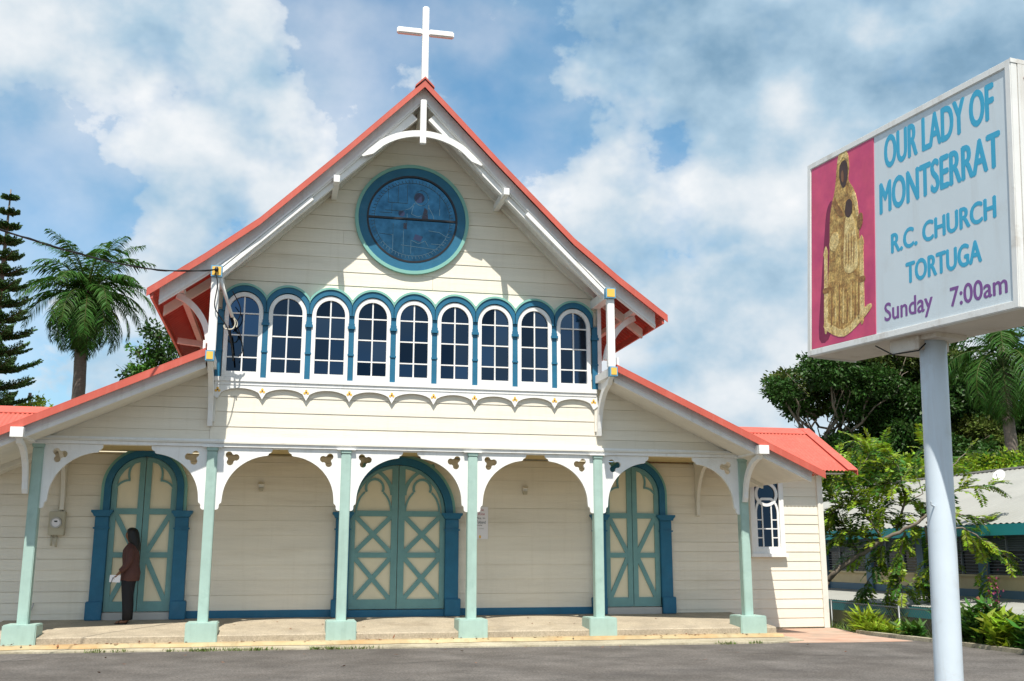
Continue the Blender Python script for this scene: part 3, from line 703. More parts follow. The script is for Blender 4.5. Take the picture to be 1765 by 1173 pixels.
# ---- aisle roofs
for sd in (-1, 1):
    AP = [(sd*3.45, 4.87), (sd*7.42, ais(7.42))]
    sheet_roof('aisle_roof_sheet', AP, YF, 4.2, CH)
    MB().plate([(sd*3.50, ais(3.5)+.03), (sd*7.42, ais(7.42)+.03), (sd*7.42, ais(7.42)-.085), (sd*3.50, ais(3.5)-.085)], YF-.03, YF-.012).build('verge_flashing', 'red', CH)
    MB().plate([(sd*3.50, ais(3.5)+.045), (sd*7.42, ais(7.42)+.045), (sd*7.42, ais(7.42)+.031), (sd*3.50, ais(3.5)+.031)], YF-.03, YF+.30).build('verge_cap', 'red', CH)
    MB().plate([(sd*3.50, ais(3.5)-.03), (sd*7.25, ais(7.25)-.03), (sd*7.22, ais(7.2)-.24), (sd*3.50, ais(3.5)-.25)], YF+.14, YF+.18).build('bargeboard', 'white', CH)
    MB().plate([(sd*3.50, ais(3.5)-.155), (sd*7.22, ais(7.22)-.155), (sd*7.22, ais(7.22)-.175), (sd*3.50, ais(3.5)-.175)], YF+.12, YF+.139).build('barge_moulding', 'white', CH)
    MB().plate([(sd*3.50, ais(3.5)-.19), (sd*7.15, ais(7.15)-.19), (sd*7.15, ais(7.15)-.215), (sd*3.50, ais(3.5)-.215)], YF+.181, YB+.3).build('soffit', 'offwhite', CH)
    MB().plate([(sd*3.46, ais(3.46)-.05), (sd*3.47, ais(3.46)-.05), (sd*3.47, ais(3.46)-.3), (sd*3.46, ais(3.46)-.3)], YF+.182, -.02).build('soffit_end', 'white', CH)
    for y in (.9,):
        MB().plate([(sd*3.50, ais(3.5)-.216), (sd*7.1, ais(7.1)-.216), (sd*7.1, ais(7.1)-.30), (sd*3.50, ais(3.5)-.34)], y, y+.08).build('rafter', 'offwhite', CH)
    # wing roofs (corrugated, sloping to the front)
    sl_ = .56; ye, ze = 1.38, 3.30; yr = 3.3; zr = ze + sl_*(yr-ye)
    x0, x1 = sorted((sd*6.2, sd*9.42))
    wr = sheet_roof('wing_roof_sheet', [(ye, ze), ((ye+yr)/2, (ze+zr)/2), (yr, zr)], x0, x1, CH, pitch=.085, amp=.011, axis='x')
    # back slope, ridge cap, verge cap
    sheet_roof('wing_back_slope', [(yr, zr), (yr+6, zr-6*sl_*.5)], x0, x1, CH, pitch=.085, amp=.011, axis='x')
    MB().plate([(yr-.26, zr-.26*sl_+.025), (yr, zr+.03), (yr+.26, zr-.1), (yr+.26, zr-.13), (yr, zr+.005), (yr-.26, zr-.26*sl_+.010)], min(x0, x1), max(x0, x1)+.0, 'x').build('ridge_flashing', 'red', CH)
    xv0, xv1 = sorted((sd*9.24, sd*9.46))
    MB().plate([(ye-.02, ze+.012), (yr, zr+.022), (yr, zr+.034), (ye-.02, ze+.03)], xv0, xv1, 'x').build('verge_flashing', 'red', CH)
    xv0, xv1 = sorted((sd*9.445, sd*9.46))
    MB().plate([(ye-.02, ze+.012), (yr, zr+.022), (yr, zr-.10), (ye-.02, ze-.09)], xv0, xv1, 'x').build('verge_drop', 'red', CH)
    MB().box(min(sd*6.4, sd*9.2), max(sd*6.4, sd*9.2), ye+.10, YB-.05, 3.24, 3.26).build('wing_soffit', 'offwhite', CH)
    # wing window: keyhole tracery
    cx = sd*7.56; z0, z1 = 1.62, 3.16
    ww = bpy.data.objects.new('keyhole_window', None); C.objects.link(ww); ww.location = (cx, YB, z0); adopt(ww, CH)
    P = lambda mb, name, m: mb.build(name, m, ww)
    y0 = YB - .08
    P(MB().plate([[(cx-.37, z0), (cx+.37, z0), (cx+.37, z1), (cx-.37, z1)], [(cx-.27, z0+.10), (cx-.27, z1-.07), (cx+.27, z1-.07), (cx+.27, z0+.10)]], y0, YB-.01), 'casing', 'white')
    P(MB().box(cx-.40, cx+.40, y0-.05, YB-.01, z0-.07, z0-.001), 'sill', 'white')
    P(MB().box(cx-.269, cx+.269, YB-.034, YB-.03, z0+.10, z1-.07), 'pane', 'glass')
    zc = z1-.07-.27
    P(MB().band(circ(cx, zc, .195, 28), circ(cx, zc, .255, 28), y0+.015, YB-.0345, True), 'round_light_frame', 'white')
    zsh = zc-.30
    outer = [(cx-.265, z0+.10), (cx+.265, z0+.10)] + arc(cx+.265-.20, zsh-.10, .20, .33, 0, 80, 8) + arc(cx-.265+.20, zsh-.10, .20, .33, 100, 180, 8)
    inner = [(cx-.222, z0+.135), (cx-.222, zsh-.10)] + [(cx-.222+.16*(1-math.cos(rad(t))), zsh-.10+.28*math.sin(rad(t))) for t in range(10, 81, 10)] + [(cx+.222-.16*(1-math.cos(rad(t))), zsh-.10+.28*math.sin(rad(t))) for t in range(80, 9, -10)] + [(cx+.222, zsh-.10), (cx+.222, z0+.135)]
    P(MB().plate([outer, inner], y0+.02, YB-.0345), 'arched_light_frame', 'white')
    for s in (-1, 1): P(MB().box(cx+s*.10-.013, cx+s*.10+.013, y0+.025, YB-.0345, z0+.136, zsh+.10), 'muntin', 'white')
    zm = [z0+.135+.18, z0+.135+.36, z0+.135+.54]
    for j, z in enumerate(zm):
        for xa, xb in ((-.222, -.1135), (.1135, .222)): P(MB().box(cx+xa, cx+xb, y0+.025, YB-.0345, z-.011, z+.011), 'muntin', 'white')
    P(MB().box(cx-.0865, cx+.0865, y0+.025, YB-.0345, zm[1]-.011, zm[1]+.011), 'muntin', 'white')
    P(MB().box(cx-.0865, cx+.0865, y0+.025, YB-.0345, zsh+.07, zsh+.092), 'muntin', 'white')

# ------------------------------------------------------------------ small things on the church
for x, lab in ((-2.57, 'small cream wall light on siding between left and centre doors'), (2.46, 'small cream wall light on siding between centre and right doors')):
    t = thing('wall_light', lab, 'wall light', (x, YB, 2.76), 'porch wall lights')
    MB().box(x-.05, x+.05, YB-.07, YB-.018, 2.81, 2.89).build('housing', 'offwhite', t, bevel=.008)
    MB().plate([(YB-.11, 2.86), (YB-.018, 2.90), (YB-.018, 2.91), (YB-.115, 2.87)], x-.055, x+.055, 'x').build('hood', 'offwhite', t)
    MB().plate([(x-.035, 2.745), (x+.035, 2.745), (x+.045, 2.808), (x-.045, 2.808)], YB-.085, YB-.025).build('lens', 'metergrey', t)
t = thing('electric_meter', 'cream electricity meter box with conduit beside the left door', 'meter', (-6.06, YB, 1.9))
MB().box(-6.19, -5.92, YB-.13, YB-.02, 1.92, 2.34).build('meter_box', 'metergrey', t, bevel=.012)
b = MB(); b.band(circ(-6.06, 2.14, .072, 24), circ(-6.06, 2.14, .095, 24), YB-.19, YB-.128, True); b.build('dial_ring', 'grey', t)
MB().plate(circ(-6.06, 2.14, .073, 24), YB-.178, YB-.129).build('dial_face', 'paper', t)
MB().box(-6.085, -6.035, YB-.181, YB-.1785, 2.15, 2.175).build('dial_counter', 'black', t)
MB().tube([(-6.03, YB-.05, 2.34), (-6.03, YB-.05, 3.42)], .022, 8).build('conduit', 'metergrey', t, smooth=True)
MB().tube([(-6.03, YB-.05, 2.34), (-6.03, YB-.05, 2.42)], .032, 8).build('coupling', 'metergrey', t)
for x in (-6.13, -6.05): MB().tube([(x, YB-.06, 1.92), (x, YB-.06, 1.74 if x < -6.1 else 1.72)], .018, 8).build('pipe_stub', 'metergrey', t, smooth=True)
b = MB(); b.tube([(-6.40, YB-.06, .56), (-6.38, YB-.06, .60), (-6.34, YB-.055, .70), (-6.33, YB-.05, .76)], .012, 6); tag(b.build('drain_pipe', 'grey', None, smooth=True), 'short bent grey pipe at the wall foot left of the left door', 'pipe')

def text(body, size, mname, parent, M4, sx=1.0, bold=0.0, ext=.0003, name='lettering'):
    cu = bpy.data.curves.new(name, 'FONT'); cu.body = body; cu.size = size; cu.offset = bold; cu.extrude = ext; cu.align_x = 'LEFT'; cu.resolution_u = 4
    to = bpy.data.objects.new(name, cu); C.objects.link(to)
    bpy.context.view_layer.update()
    dg = bpy.context.evaluated_depsgraph_get(); me = bpy.data.meshes.new_from_object(to.evaluated_get(dg)); bpy.data.objects.remove(to)
    w0 = min(v.co.x for v in me.vertices); w1 = max(v.co.x for v in me.vertices)
    h0 = min(v.co.y for v in me.vertices); h1 = max(v.co.y for v in me.vertices)
    me.materials.clear(); me.materials.append(MATS[mname])
    return me, (w0, w1, h0, h1)
def put_text(body, x0, x1, z0, z1, mname, parent, M4, bold=.0, name='lettering', y=-.003):
    """fit lettering into the rectangle (local x,z) on a board whose face is the local xz plane"""
    me, (a, b_, c, d) = text(body, 1.0, mname, parent, M4, bold=0.0, name=name)
    sx, sz = (x1-x0)/(b_-a), (z1-z0)/(d-c)
    bm2 = bmesh.new()
    offs = [(0, 0, 0)] if not bold else [(-bold, 0, 0), (bold, 0, .0001), (0, bold*.7, .0002), (0, -bold*.7, .0003), (0, 0, .0004)]
    for ox, oz, oy in offs:
        m3 = me.copy()
        for v in m3.vertices:
            x, yy, zz_ = v.co; v.co = (x0 + (x-a)*sx + ox, y - zz_ - oy, z0 + (yy-c)*sz + oz)
        bm2.from_mesh(m3); bpy.data.meshes.remove(m3)
    bm2.to_mesh(me); bm2.free()
    me.transform(M4); me.update()
    o = bpy.data.objects.new(name, me); C.objects.link(o); return adopt(o, parent)
# notice paper
t = thing('paper_notice', 'handwritten white paper notice on the wall right of the centre door', 'notice', (1.55, YB, 1.88))
MB().box(1.44, 1.73, YB-.026, YB-.0225, 1.885, 2.50).build('sheet', 'paper', t)
MB().box(1.555, 1.59, YB-.029, YB-.0265, 1.90, 1.955).build('sticker', 'yellow', t)
I4 = Matrix.Translation((0, YB-.026, 0))
for s, x0, x1, z0, z1, m in (('k Tix', 1.45, 1.65, 2.42, 2.47, 'redink'), ('m Rite', 1.45, 1.665, 2.34, 2.39, 'redink'), ('2 Mts, in', 1.43, 1.67, 2.26, 2.305, 'ink'), ('at Toband', 1.43, 1.68, 2.18, 2.235, 'ink'), ('( Low', 1.47, 1.62, 2.13, 2.165, 'ink'), ('see  notes', 1.46, 1.65, 2.075, 2.10, 'grey')):
    put_text(s, x0, x1, z0, z1, m, t, I4, name='handwriting')

# ------------------------------------------------------------------ roadside sign
SW, SH, ST = 2.398, 1.75, .50
SM = Matrix.Translation((2.257, -10.052, 3.291)) @ Matrix.Rotation(rad(-84.135), 4, 'Z') @ Matrix.Rotation(rad(2.424), 4, 'Y') @ Matrix.Rotation(rad(-2.078), 4, 'X')
pole_top = SM @ Vector((1.255, .27, .0))
pole_dir = Vector((-.038, 0, -1))
pole_bot = pole_top + pole_dir*((pole_top.z - .1)/1.0)
SG = thing('church_sign', 'tall white pole sign with blue church lettering and pink picture panel', 'sign', (pole_bot.x, pole_bot.y, .13))
def sgn(mb, name, m, parent=SG, **k):
    mb.v = [tuple(SM @ Vector(p)) for p in mb.v]; return mb.build(name, m, parent, **k)
f = .055
cab = sgn(MB().box(.006, SW-.006, .035, ST-.006, .006, SH-.006), 'cabinet', 'signunder')
sgn(MB().box(f, SW-f, .012, .034, f, SH-f), 'face_panel', 'signwhite')
sgn(MB().plate([[(0, 0), (SW, 0), (SW, SH), (0, SH)], [(f, f), (f, SH-f), (SW-f, SH-f), (SW-f, f)]], 0, .06), 'face_frame', 'signframe', bevel=.006)
sgn(MB().plate([(.0, SH-.03), (.0, SH), (ST, SH), (ST, SH-.03)], SW-.004, SW+.004, 'x'), 'side_trim', 'signframe')
sgn(MB().box(SW-.005, SW+.003, .061, ST, .0, SH-.031), 'side_panel', 'signframe')
sgn(MB().box(.0, SW, .061, ST-.001, SH-.005, SH+.004), 'top_panel', 'signframe')
sgn(MB().plate([(.062, -.004), (ST, -.004), (ST, .03), (.062, .03)], -.004, .005, 'x'), 'side_trim', 'signframe')
for q in (.12, .85, 1.62): sgn(MB().tube([(SW+.002, .12, q), (SW+.012, .12, q)], .012, 8), 'rivet', 'rust')
sgn(MB().box(.95, 1.28, .12, .40, -.10, .0055), 'ballast_box', 'signunder')
sgn(MB().box(1.20, 1.45, .14, .42, -.03, .0055), 'mount_plate', 'signunder')
b = MB(); b.tube([SM @ Vector((.8, .1, -.012)), SM @ Vector((1.0, .1, -.11)), SM @ Vector((1.28, .12, -.115)), SM @ Vector((1.31, .16, -.06))], .006, 6); b.build('wire', 'cablemat', SG, smooth=True)
b = MB(); k = 28
b.tube([pole_top + pole_dir*((pole_top.z-.1)*i/6) for i in range(7)], .0985, k); b.build('pole', 'polepaint', SG, smooth=True)
b = MB(); hk = pole_top + pole_dir*1.28; b.tube([hk + Vector((-.09, -.05, 0)), hk + Vector((-.125, -.07, .01)), hk + Vector((-.128, -.075, .035))], .007, 6); b.build('hook', 'polepaint', SG)
yL = .011
x_split = .925
# picture panel: a plain golden seated figure on pink (generic stand-in)
sgn(MB().box(f+.005, x_split, .006, .0115, f+.003, SH-f-.003), 'picture_panel', 'pink')
def blob(pts, y, name, m, n=60):
    # smooth closed outline through the points (Catmull-Rom)
    pts = [(.17 + (a-.10)*1.18, .10 + (c_-.07)*1.067) for a, c_ in pts]; o_ = []; q = len(pts)
    for i in range(q):
        p0, p1, p2, p3 = (Vector(pts[(i+j-1) % q]) for j in range(4))
        for s_ in range(4):
            t_ = s_/4; o_.append(tuple(.5*((2*p1) + (p2-p0)*t_ + (2*p0-5*p1+4*p2-p3)*t_*t_ + (3*p1-p0-3*p2+p3)*t_**3)))
    sgn(MB().plate(o_, y, .0062), name, m)
blob([(.10, .10), (.13, .55), (.17, .95), (.20, 1.15), (.27, 1.2), (.26, .9), (.24, .5), (.24, .12)], .0054, 'print', 'pinkshade')
blob([(.20, .16), (.21, .50), (.23, .80), (.24, 1.10), (.29, 1.26), (.31, 1.36), (.33, 1.50), (.39, 1.57), (.45, 1.54), (.47, 1.42), (.46, 1.32), (.53, 1.20), (.56, 1.00), (.58, .80), (.59, .55), (.61, .35), (.62, .18), (.42, .12)], .0048, 'print', 'gold')
blob([(.17, .17), (.40, .07), (.68, .22), (.66, .27), (.40, .13), (.20, .22)], .0036, 'print', 'goldlight')
blob([(.36, 1.47), (.355, 1.37), (.39, 1.28), (.43, 1.29), (.455, 1.38), (.44, 1.48), (.40, 1.50)], .0036, 'print', 'darkwood')
blob([(.40, .62), (.41, .90), (.43, 1.02), (.50, 1.02), (.54, .88), (.56, .62), (.48, .56)], .0036, 'print', 'goldlight')
blob([(.42, 1.05), (.43, 1.14), (.47, 1.16), (.50, 1.12), (.495, 1.04), (.46, 1.01)], .0028, 'print', 'darkwood')
blob([(.23, .84), (.27, .93), (.33, .92), (.34, .84), (.29, .78)], .0028, 'print', 'goldlight')
blob([(.555, .92), (.575, 1.0), (.61, 1.0), (.615, .93), (.585, .88)], .0036, 'print', 'golddark')
for x0, h_ in ((.245, .46), (.29, .40), (.335, .50), (.38, .42), (.425, .38), (.47, .45), (.515, .40), (.555, .5)): blob([(x0, .2), (x0+.008, h_), (x0+.014, h_+.03), (x0+.018, .3), (x0+.014, .19)], .0036, 'print', 'golddark' if int(x0*1000) % 2 else 'goldlight')
for x0 in (.42, .45, .48, .51): blob([(x0, .62), (x0+.006, .85), (x0+.012, .87), (x0+.012, .7)], .0030, 'print', 'golddark')
for x0, z0_ in ((.185, .82), (.60, .80)): blob([(x0-.022, .18), (x0-.02, z0_-.1), (x0-.028, z0_-.04), (x0, z0_+.03), (x0+.028, z0_-.04), (x0+.02, z0_-.1), (x0+.022, .2)], .0040, 'print', 'goldlight'); blob([(x0-.03, .46), (x0+.03, .46), (x0+.03, .50), (x0-.03, .50)], .0032, 'print', 'golddark')
blob([(.33, 1.50), (.36, 1.585), (.42, 1.59), (.46, 1.52), (.45, 1.49), (.40, 1.53), (.36, 1.50)], .0030, 'print', 'goldlight')
blob([(.30, 1.22), (.34, 1.15), (.38, 1.10), (.40, 1.05), (.38, 1.04), (.33, 1.08), (.28, 1.16)], .0030, 'print', 'golddark')
blob([(.50, 1.18), (.53, 1.08), (.55, 1.0), (.57, 1.0), (.56, 1.1), (.53, 1.2)], .0030, 'print', 'goldlight')
blob([(.375, 1.40), (.38, 1.34), (.40, 1.32), (.405, 1.37), (.395, 1.42)], .0030, 'print', 'skin')
for s, x0, x1, z0, z1, m, bo in (('OUR LADY OF', 1.06, 2.22, 1.38, 1.645, 'letterblue', .010), ('MONTSERRAT', .995, 2.265, 1.02, 1.275, 'letterblue', .010), ('R.C. CHURCH', 1.125, 2.21, .668, .822, 'letterblue', .008), ('TORTUGA', 1.29, 2.065, .39, .55, 'letterblue', .008), ('Sunday', 1.03, 1.57, .095, .282, 'letterpurple', .004), ('7:00am', 1.755, 2.29, .122, .262, 'letterpurple', .004)):
    put_text(s, x0, x1, z0, z1, m, SG, SM, bold=bo, y=.0114)

# ------------------------------------------------------------------ overhead cable and service drop
b = MB(); key = [Vector(p) for p in ((-7.60, -8.2, 5.75), (-6.48, -5.05, 5.78), (-6.01, -3.81, 5.84), (-5.58, -3.07, 5.88), (-5.13, -2.54, 5.89), (-4.49, -1.86, 5.94), (-3.92, -1.40, 6.04), (-3.40, -1.06, 6.19))]
pts = []
for i in range(len(key)-1):
    p0, p1, p2, p3 = (key[max(0, min(len(key)-1, i+j-1))] for j in range(4))
    for s_ in range(5):
        t_ = s_/5; pts.append(.5*((2*p1) + (p2-p0)*t_ + (2*p0-5*p1+4*p2-p3)*t_*t_ + (3*p1-p0-3*p2+p3)*t_**3))
pts.append(key[-1])
b.tube(pts, .012, 6)
b.tube([p + Vector((0, .02*math.cos(i*1.1), .014*math.sin(i*1.1))) for i, p in enumerate(pts)], .008, 5)
tag(b.build('power_cable', 'cablemat', smooth=True), 'black overhead cable sagging from the left to the gable post', 'cable')
t = thing('service_drop', 'loose black and white wires and pipe hanging by the leftmost window', 'wires', (-3.3, -.9, 4.6))
b = MB(); b.tube([(-3.35, -.96, 6.12), (-3.26, -.80, 5.85), (-3.13, -.62, 5.50)], .028, 8); b.build('service_pipe', 'white', t, smooth=True)
def wire(pts, r, m, name='wire'):
    q = []
    for i in range(len(pts)-1):
        p0, p1, p2, p3 = (Vector(pts[max(0, min(len(pts)-1, i+j-1))]) for j in range(4))
        for s_ in range(5):
            t_ = s_/5; q.append(.5*((2*p1) + (p2-p0)*t_ + (2*p0-5*p1+4*p2-p3)*t_*t_ + (3*p1-p0-3*p2+p3)*t_**3))
    q.append(Vector(pts[-1])); MB().tube(q, r, 6).build(name, m, t, smooth=True)
wire([(-3.13, -.62, 5.52), (-3.08, -.6, 5.40), (-3.12, -.6, 5.30), (-3.24, -.6, 5.30), (-3.26, -.6, 5.36)], .012, 'whitewire')
wire([(-3.13, -.62, 5.52), (-3.05, -.55, 5.42), (-3.06, -.55, 5.34)], .010, 'whitewire')
wire([(-3.42, -1.04, 6.14), (-3.37, -1.05, 5.95), (-3.40, -1.04, 5.6), (-3.33, -.98, 5.45), (-3.20, -.7, 5.3), (-3.13, -.4, 5.05), (-3.10, -.3, 4.95)], .010, 'cablemat')
wire([(-3.10, -.6, 5.45), (-3.0, -.45, 5.25), (-2.95, -.3, 5.0), (-3.02, -.3, 4.88)], .010, 'cablemat')
wire([(-3.15, -.6, 5.95), (-3.02, -.4, 5.72), (-3.04, -.3, 5.55), (-3.16, -.3, 5.42)], .009, 'cablemat')
wire([(-3.18, -.5, 5.38), (-3.14, -.4, 5.15), (-3.09, -.35, 4.80)], .016, 'cablemat')
b = MB(); b.loft([(-3.40, -1.055, 6.16, .03, .02), (-3.40, -1.06, 6.20, .035, .025), (-3.40, -1.055, 6.235, .02, .015)], 8); b.build('insulator', 'black', t, smooth=True)

# ------------------------------------------------------------------ neighbouring school on the lower ground
SC = thing('school_building', 'low school block with pale grey roof, teal fascia and louvred windows', 'building', (14, 8, -2.45))
X0, YA, YZ = 14.0, -6.0, 26.0
MB().box(X0, 22.0, YA, YZ, -2.6, 2.30).build('wall', 'schoolcream', SC)
sheet_roof('roof_sheet', [(13.4, 2.28), (15.7, 3.12), (18.0, 3.98), (22.6, 2.3)], YA-.4, YZ+.4, SC, pitch=.20, amp=.014, m='schoolroof')
MB().box(13.36, 13.42, YA-.4, YZ+.4, 2.02, 2.265).build('fascia', 'schoolteal', SC)
MB().box(13.42, X0-.01, YA-.4, YZ+.4, 2.05, 2.07).build('soffit', 'schoolblue', SC)
MB().box(17.9, 18.1, YA-.4, YZ+.4, 3.97, 4.02).build('ridge_cap', 'schoolroof', SC)
bayw = 2.45
for k in range(9):
    y0 = -1.2 + k*bayw
    MB().box(X0-.10, X0-.002, y0-.14, y0+.14, .30, 2.045).build('pier', 'schoolblue', SC)
    wn = MB().box(X0-.012, X0-.002, y0+.15, y0+bayw-.15, 1.14, 2.02).build('louvre_window', 'darkglass', SC)
    b = MB()
    for j in range(7):
        z = 1.68 + j*.052; b.add([(X0-.05, y0+.16, z), (X0-.05, y0+bayw-.16, z), (X0-.02, y0+bayw-.16, z+.045), (X0-.02, y0+.16, z+.045)], [(0, 1, 2, 3)])
    b.build('upper_louvre', 'louver', wn, recalc=False, kind='stuff')
    b = MB()
    for j in range(7):
        z = 1.16 + j*.072; b.box(X0-.035, X0-.02, y0+.16, y0+bayw-.16, z, z+.010)
    b.build('lower_louvre', 'louver', wn, kind='stuff')
    for q in (.33, .66): MB().box(X0-.055, X0-.013, y0+bayw*q-.02, y0+bayw*q+.02, 1.14, 2.02).build('mullion', 'louver', wn)
    MB().box(X0-.05, X0-.002, y0+.141, y0+bayw-.141, 1.09, 1.139).build('sill', 'schoolcream', wn)
    # lower storey window band under the walkway roof
    lw = MB().box(X0-.012, X0-.002, y0+.2, y0+bayw-.2, -1.3, -.35).build('lower_window', 'darkglass', SC)
    b = MB()
    for j in range(9): z = -1.25 + j*.1; b.box(X0-.035, X0-.02, y0+.21, y0+bayw-.21, z, z+.012)
    b.build('lower_louvre', 'louver', lw, kind='stuff')
MB().box(X0-.03, X0-.002, YA, YZ, .62, .80).build('band', 'schoolblue', SC)
WK = thing('covered_walkway', 'low walkway with pale corrugated roof and teal edge board beside school', 'walkway', (12.6, 8, -2.45))
sheet_roof('roof_sheet', [(12.0, .45), (13.0, .53), (13.96, .61)], YA, YZ, WK, pitch=.09, amp=.011, m='schoolroof')
MB().box(11.97, 12.01, YA, YZ, .20, .425).build('edge_board', 'schoolteal', WK)
for k in range(7):
    y0 = -2.2 + k*3.6
    MB().box(12.25, 12.6, y0, y0+.35, -2.6, .33).build('post', 'schoolcream', WK)
    MB().box(12.2, 13.95, y0+.10, y0+.2, .332, .43).build('rafter', 'schoolblue', WK)
DS = thing('satellite_dish', 'small white satellite dish standing on the grey school roof', 'satellite dish', (16.7, 6.5, 3.49))
MB().tube([(16.75, 6.5, 3.42), (16.75, 6.5, 3.64)], .02, 8).build('mast', 'galv', DS)
dn = Vector((-.75, -.45, .5)).normalized(); dc = Vector((16.72, 6.48, 3.68)); du = dn.cross(Vector((0, 0, 1))).normalized(); dv = du.cross(dn)
vs = []; fs = []
for i in range(6):
    r = .19*i/5
    for k in range(20):
        a = 2*math.pi*k/20; vs.append(dc + (du*math.cos(a)*.85 + dv*math.sin(a))*r + dn*(r*r*.9))
for i in range(5):
    for k in range(20): fs.append((i*20+k, i*20+(k+1) % 20, (i+1)*20+(k+1) % 20, (i+1)*20+k))
MB().add(vs, fs).build('dish', 'white', DS, smooth=True, recalc=False)
MB().tube([dc - dv*.17 + dn*.05, dc - dv*.06 + dn*.21], .012, 6).build('feed_arm', 'galv', DS)

# chain link fence on the bank
FN = thing('chain_link_fence', 'wire mesh fence with steel posts on the bank beside the yard', 'fence', (10.2, 2, -.8))
fx = lambda y: 10.15 + .01*y
def ftop(y): return .60 if y > -.3 else .52
for k, y in enumerate((-6.6, -4.0, -1.45, 1.35, 4.1, 6.8, 9.5)):
    x = fx(y)
    MB().tube([(x, y, -1.2), (x, y, .58)], .024, 8).build('post', 'galv', FN, smooth=True)
    if k == 2: MB().tube([(x, y, .57), (x-.16, y+.02, .86)], .030, 8).build('post_arm', 'rust' if k == 2 else 'galv', FN, smooth=True)
for z in (.54, -.75): MB().tube([(fx(-6.6)+.03, -6.6, z), (fx(9.5)+.03, 9.5, z)], .014, 6).build('rail_wire', 'galv', FN)
vs = []; fs = []; Lz = 1.35; pp_ = .085
y = -6.6 - Lz
def wirequad(p, q):
    k = len(vs); r = .0028
    d = (q-p).normalized(); n1 = Vector((1, 0, 0)); n2 = d.cross(n1).normalized()
    for c in (p, q):
        for (a, b_) in ((1, 0), (-.5, .87), (-.5, -.87)): vs.append(c + n1*a*r + n2*b_*r)
    for i in range(3): fs.append((k+i, k+(i+1) % 3, k+3+(i+1) % 3, k+3+i))
while y < 9.5:
    for s in (1, -1):
        y0, y1 = (y, y+Lz) if s > 0 else (y+Lz, y)
        a, c = Vector((fx(y0), y0, -.78)), Vector((fx(y1), y1, -.78+Lz))
        lo, hi = -6.6, 9.5
        def clip(p, q):
            d = q-p; t0, t1 = 0, 1
            if abs(d.y) > 1e-6:
                ta, tb = (lo-p.y)/d.y, (hi-p.y)/d.y
                if ta > tb: ta, tb = tb, ta
                t0, t1 = max(0, ta), min(1, tb)
            return (p+d*t0, p+d*t1) if t1 > t0 else None
        r = clip(a, c)
        if r: wirequad(*r)
    y += pp_
fastmesh('wire_mesh', [tuple(v) for v in vs], fs, 'galv', FN, 'stuff')

# ------------------------------------------------------------------ vegetation
E1 = np.array([math.cos(yaw), -math.sin(yaw), 0]); E2 = np.array([math.sin(yaw), math.cos(yaw), 0]); E3 = np.array([0, 0, 1.])
def unit(a): return a/np.maximum(np.linalg.norm(a, axis=-1, keepdims=True), 1e-9)
def leafquads(P, D, Nn, ln, wd):
    """diamond leaves: base P, direction D, face normal Nn"""
    D = unit(D); B = unit(np.cross(D, Nn)); n = len(P)
    ln = np.broadcast_to(ln, (n,))[:, None]; wd = np.broadcast_to(wd, (n,))[:, None]
    Nn = unit(np.cross(B, D))
    V = np.stack([P, P + D*ln*.45 + B*wd*.5 - Nn*wd*.12, P + D*ln, P + D*ln*.45 - B*wd*.5 - Nn*wd*.12], 1).reshape(-1, 3)
    F = np.arange(4*n).reshape(n, 4); return V, F
def crown_leaves(clumps, twigs, per, tw_r, ln, wd, up=.5):
    Vs = []; Fs = []; k = 0
    for (c, r) in clumps:
        c = np.array(c); r = np.array(r if hasattr(r, '__len__') else (r, r, r*.72))
        nt_ = max(6, int(twigs*(r[0]**2)))
        d = unit(rng.normal(size=(nt_, 3))); rad_ = rng.uniform(.45, 1.0, (nt_, 1))**.6
        T = c + d*rad_*r*(1 + .18*rng.normal(size=(nt_, 1)))
        P = np.repeat(T, per, 0) + rng.normal(size=(nt_*per, 3))*tw_r*np.array([1, 1, .6])
        D = unit(P - np.repeat(T, per, 0) + .3*np.repeat(d, per, 0) + rng.normal(size=P.shape)*.3); D[:, 2] -= .15
        Nn = unit(rng.normal(size=P.shape)*.55 + np.array([0, 0, up]))
        V_, F_ = leafquads(P, D, Nn, ln*rng.uniform(.7, 1.25, len(P)), wd*rng.uniform(.7, 1.25, len(P)))
        Vs.append(V_); Fs.append(F_ + k); k += len(V_)
    return np.concatenate(Vs), np.concatenate(Fs)
def limb_curve(p, q, n=6, sag=.0, wob=.1):
    p, q = np.array(p), np.array(q); L_ = np.linalg.norm(q-p)
    return [tuple(p + (q-p)*(i/n) + np.array([0, 0, sag])*math.sin(math.pi*i/n) + (rng.normal(size=3)*wob*L_*.15 if 0 < i < n else 0)) for i in range(n+1)]
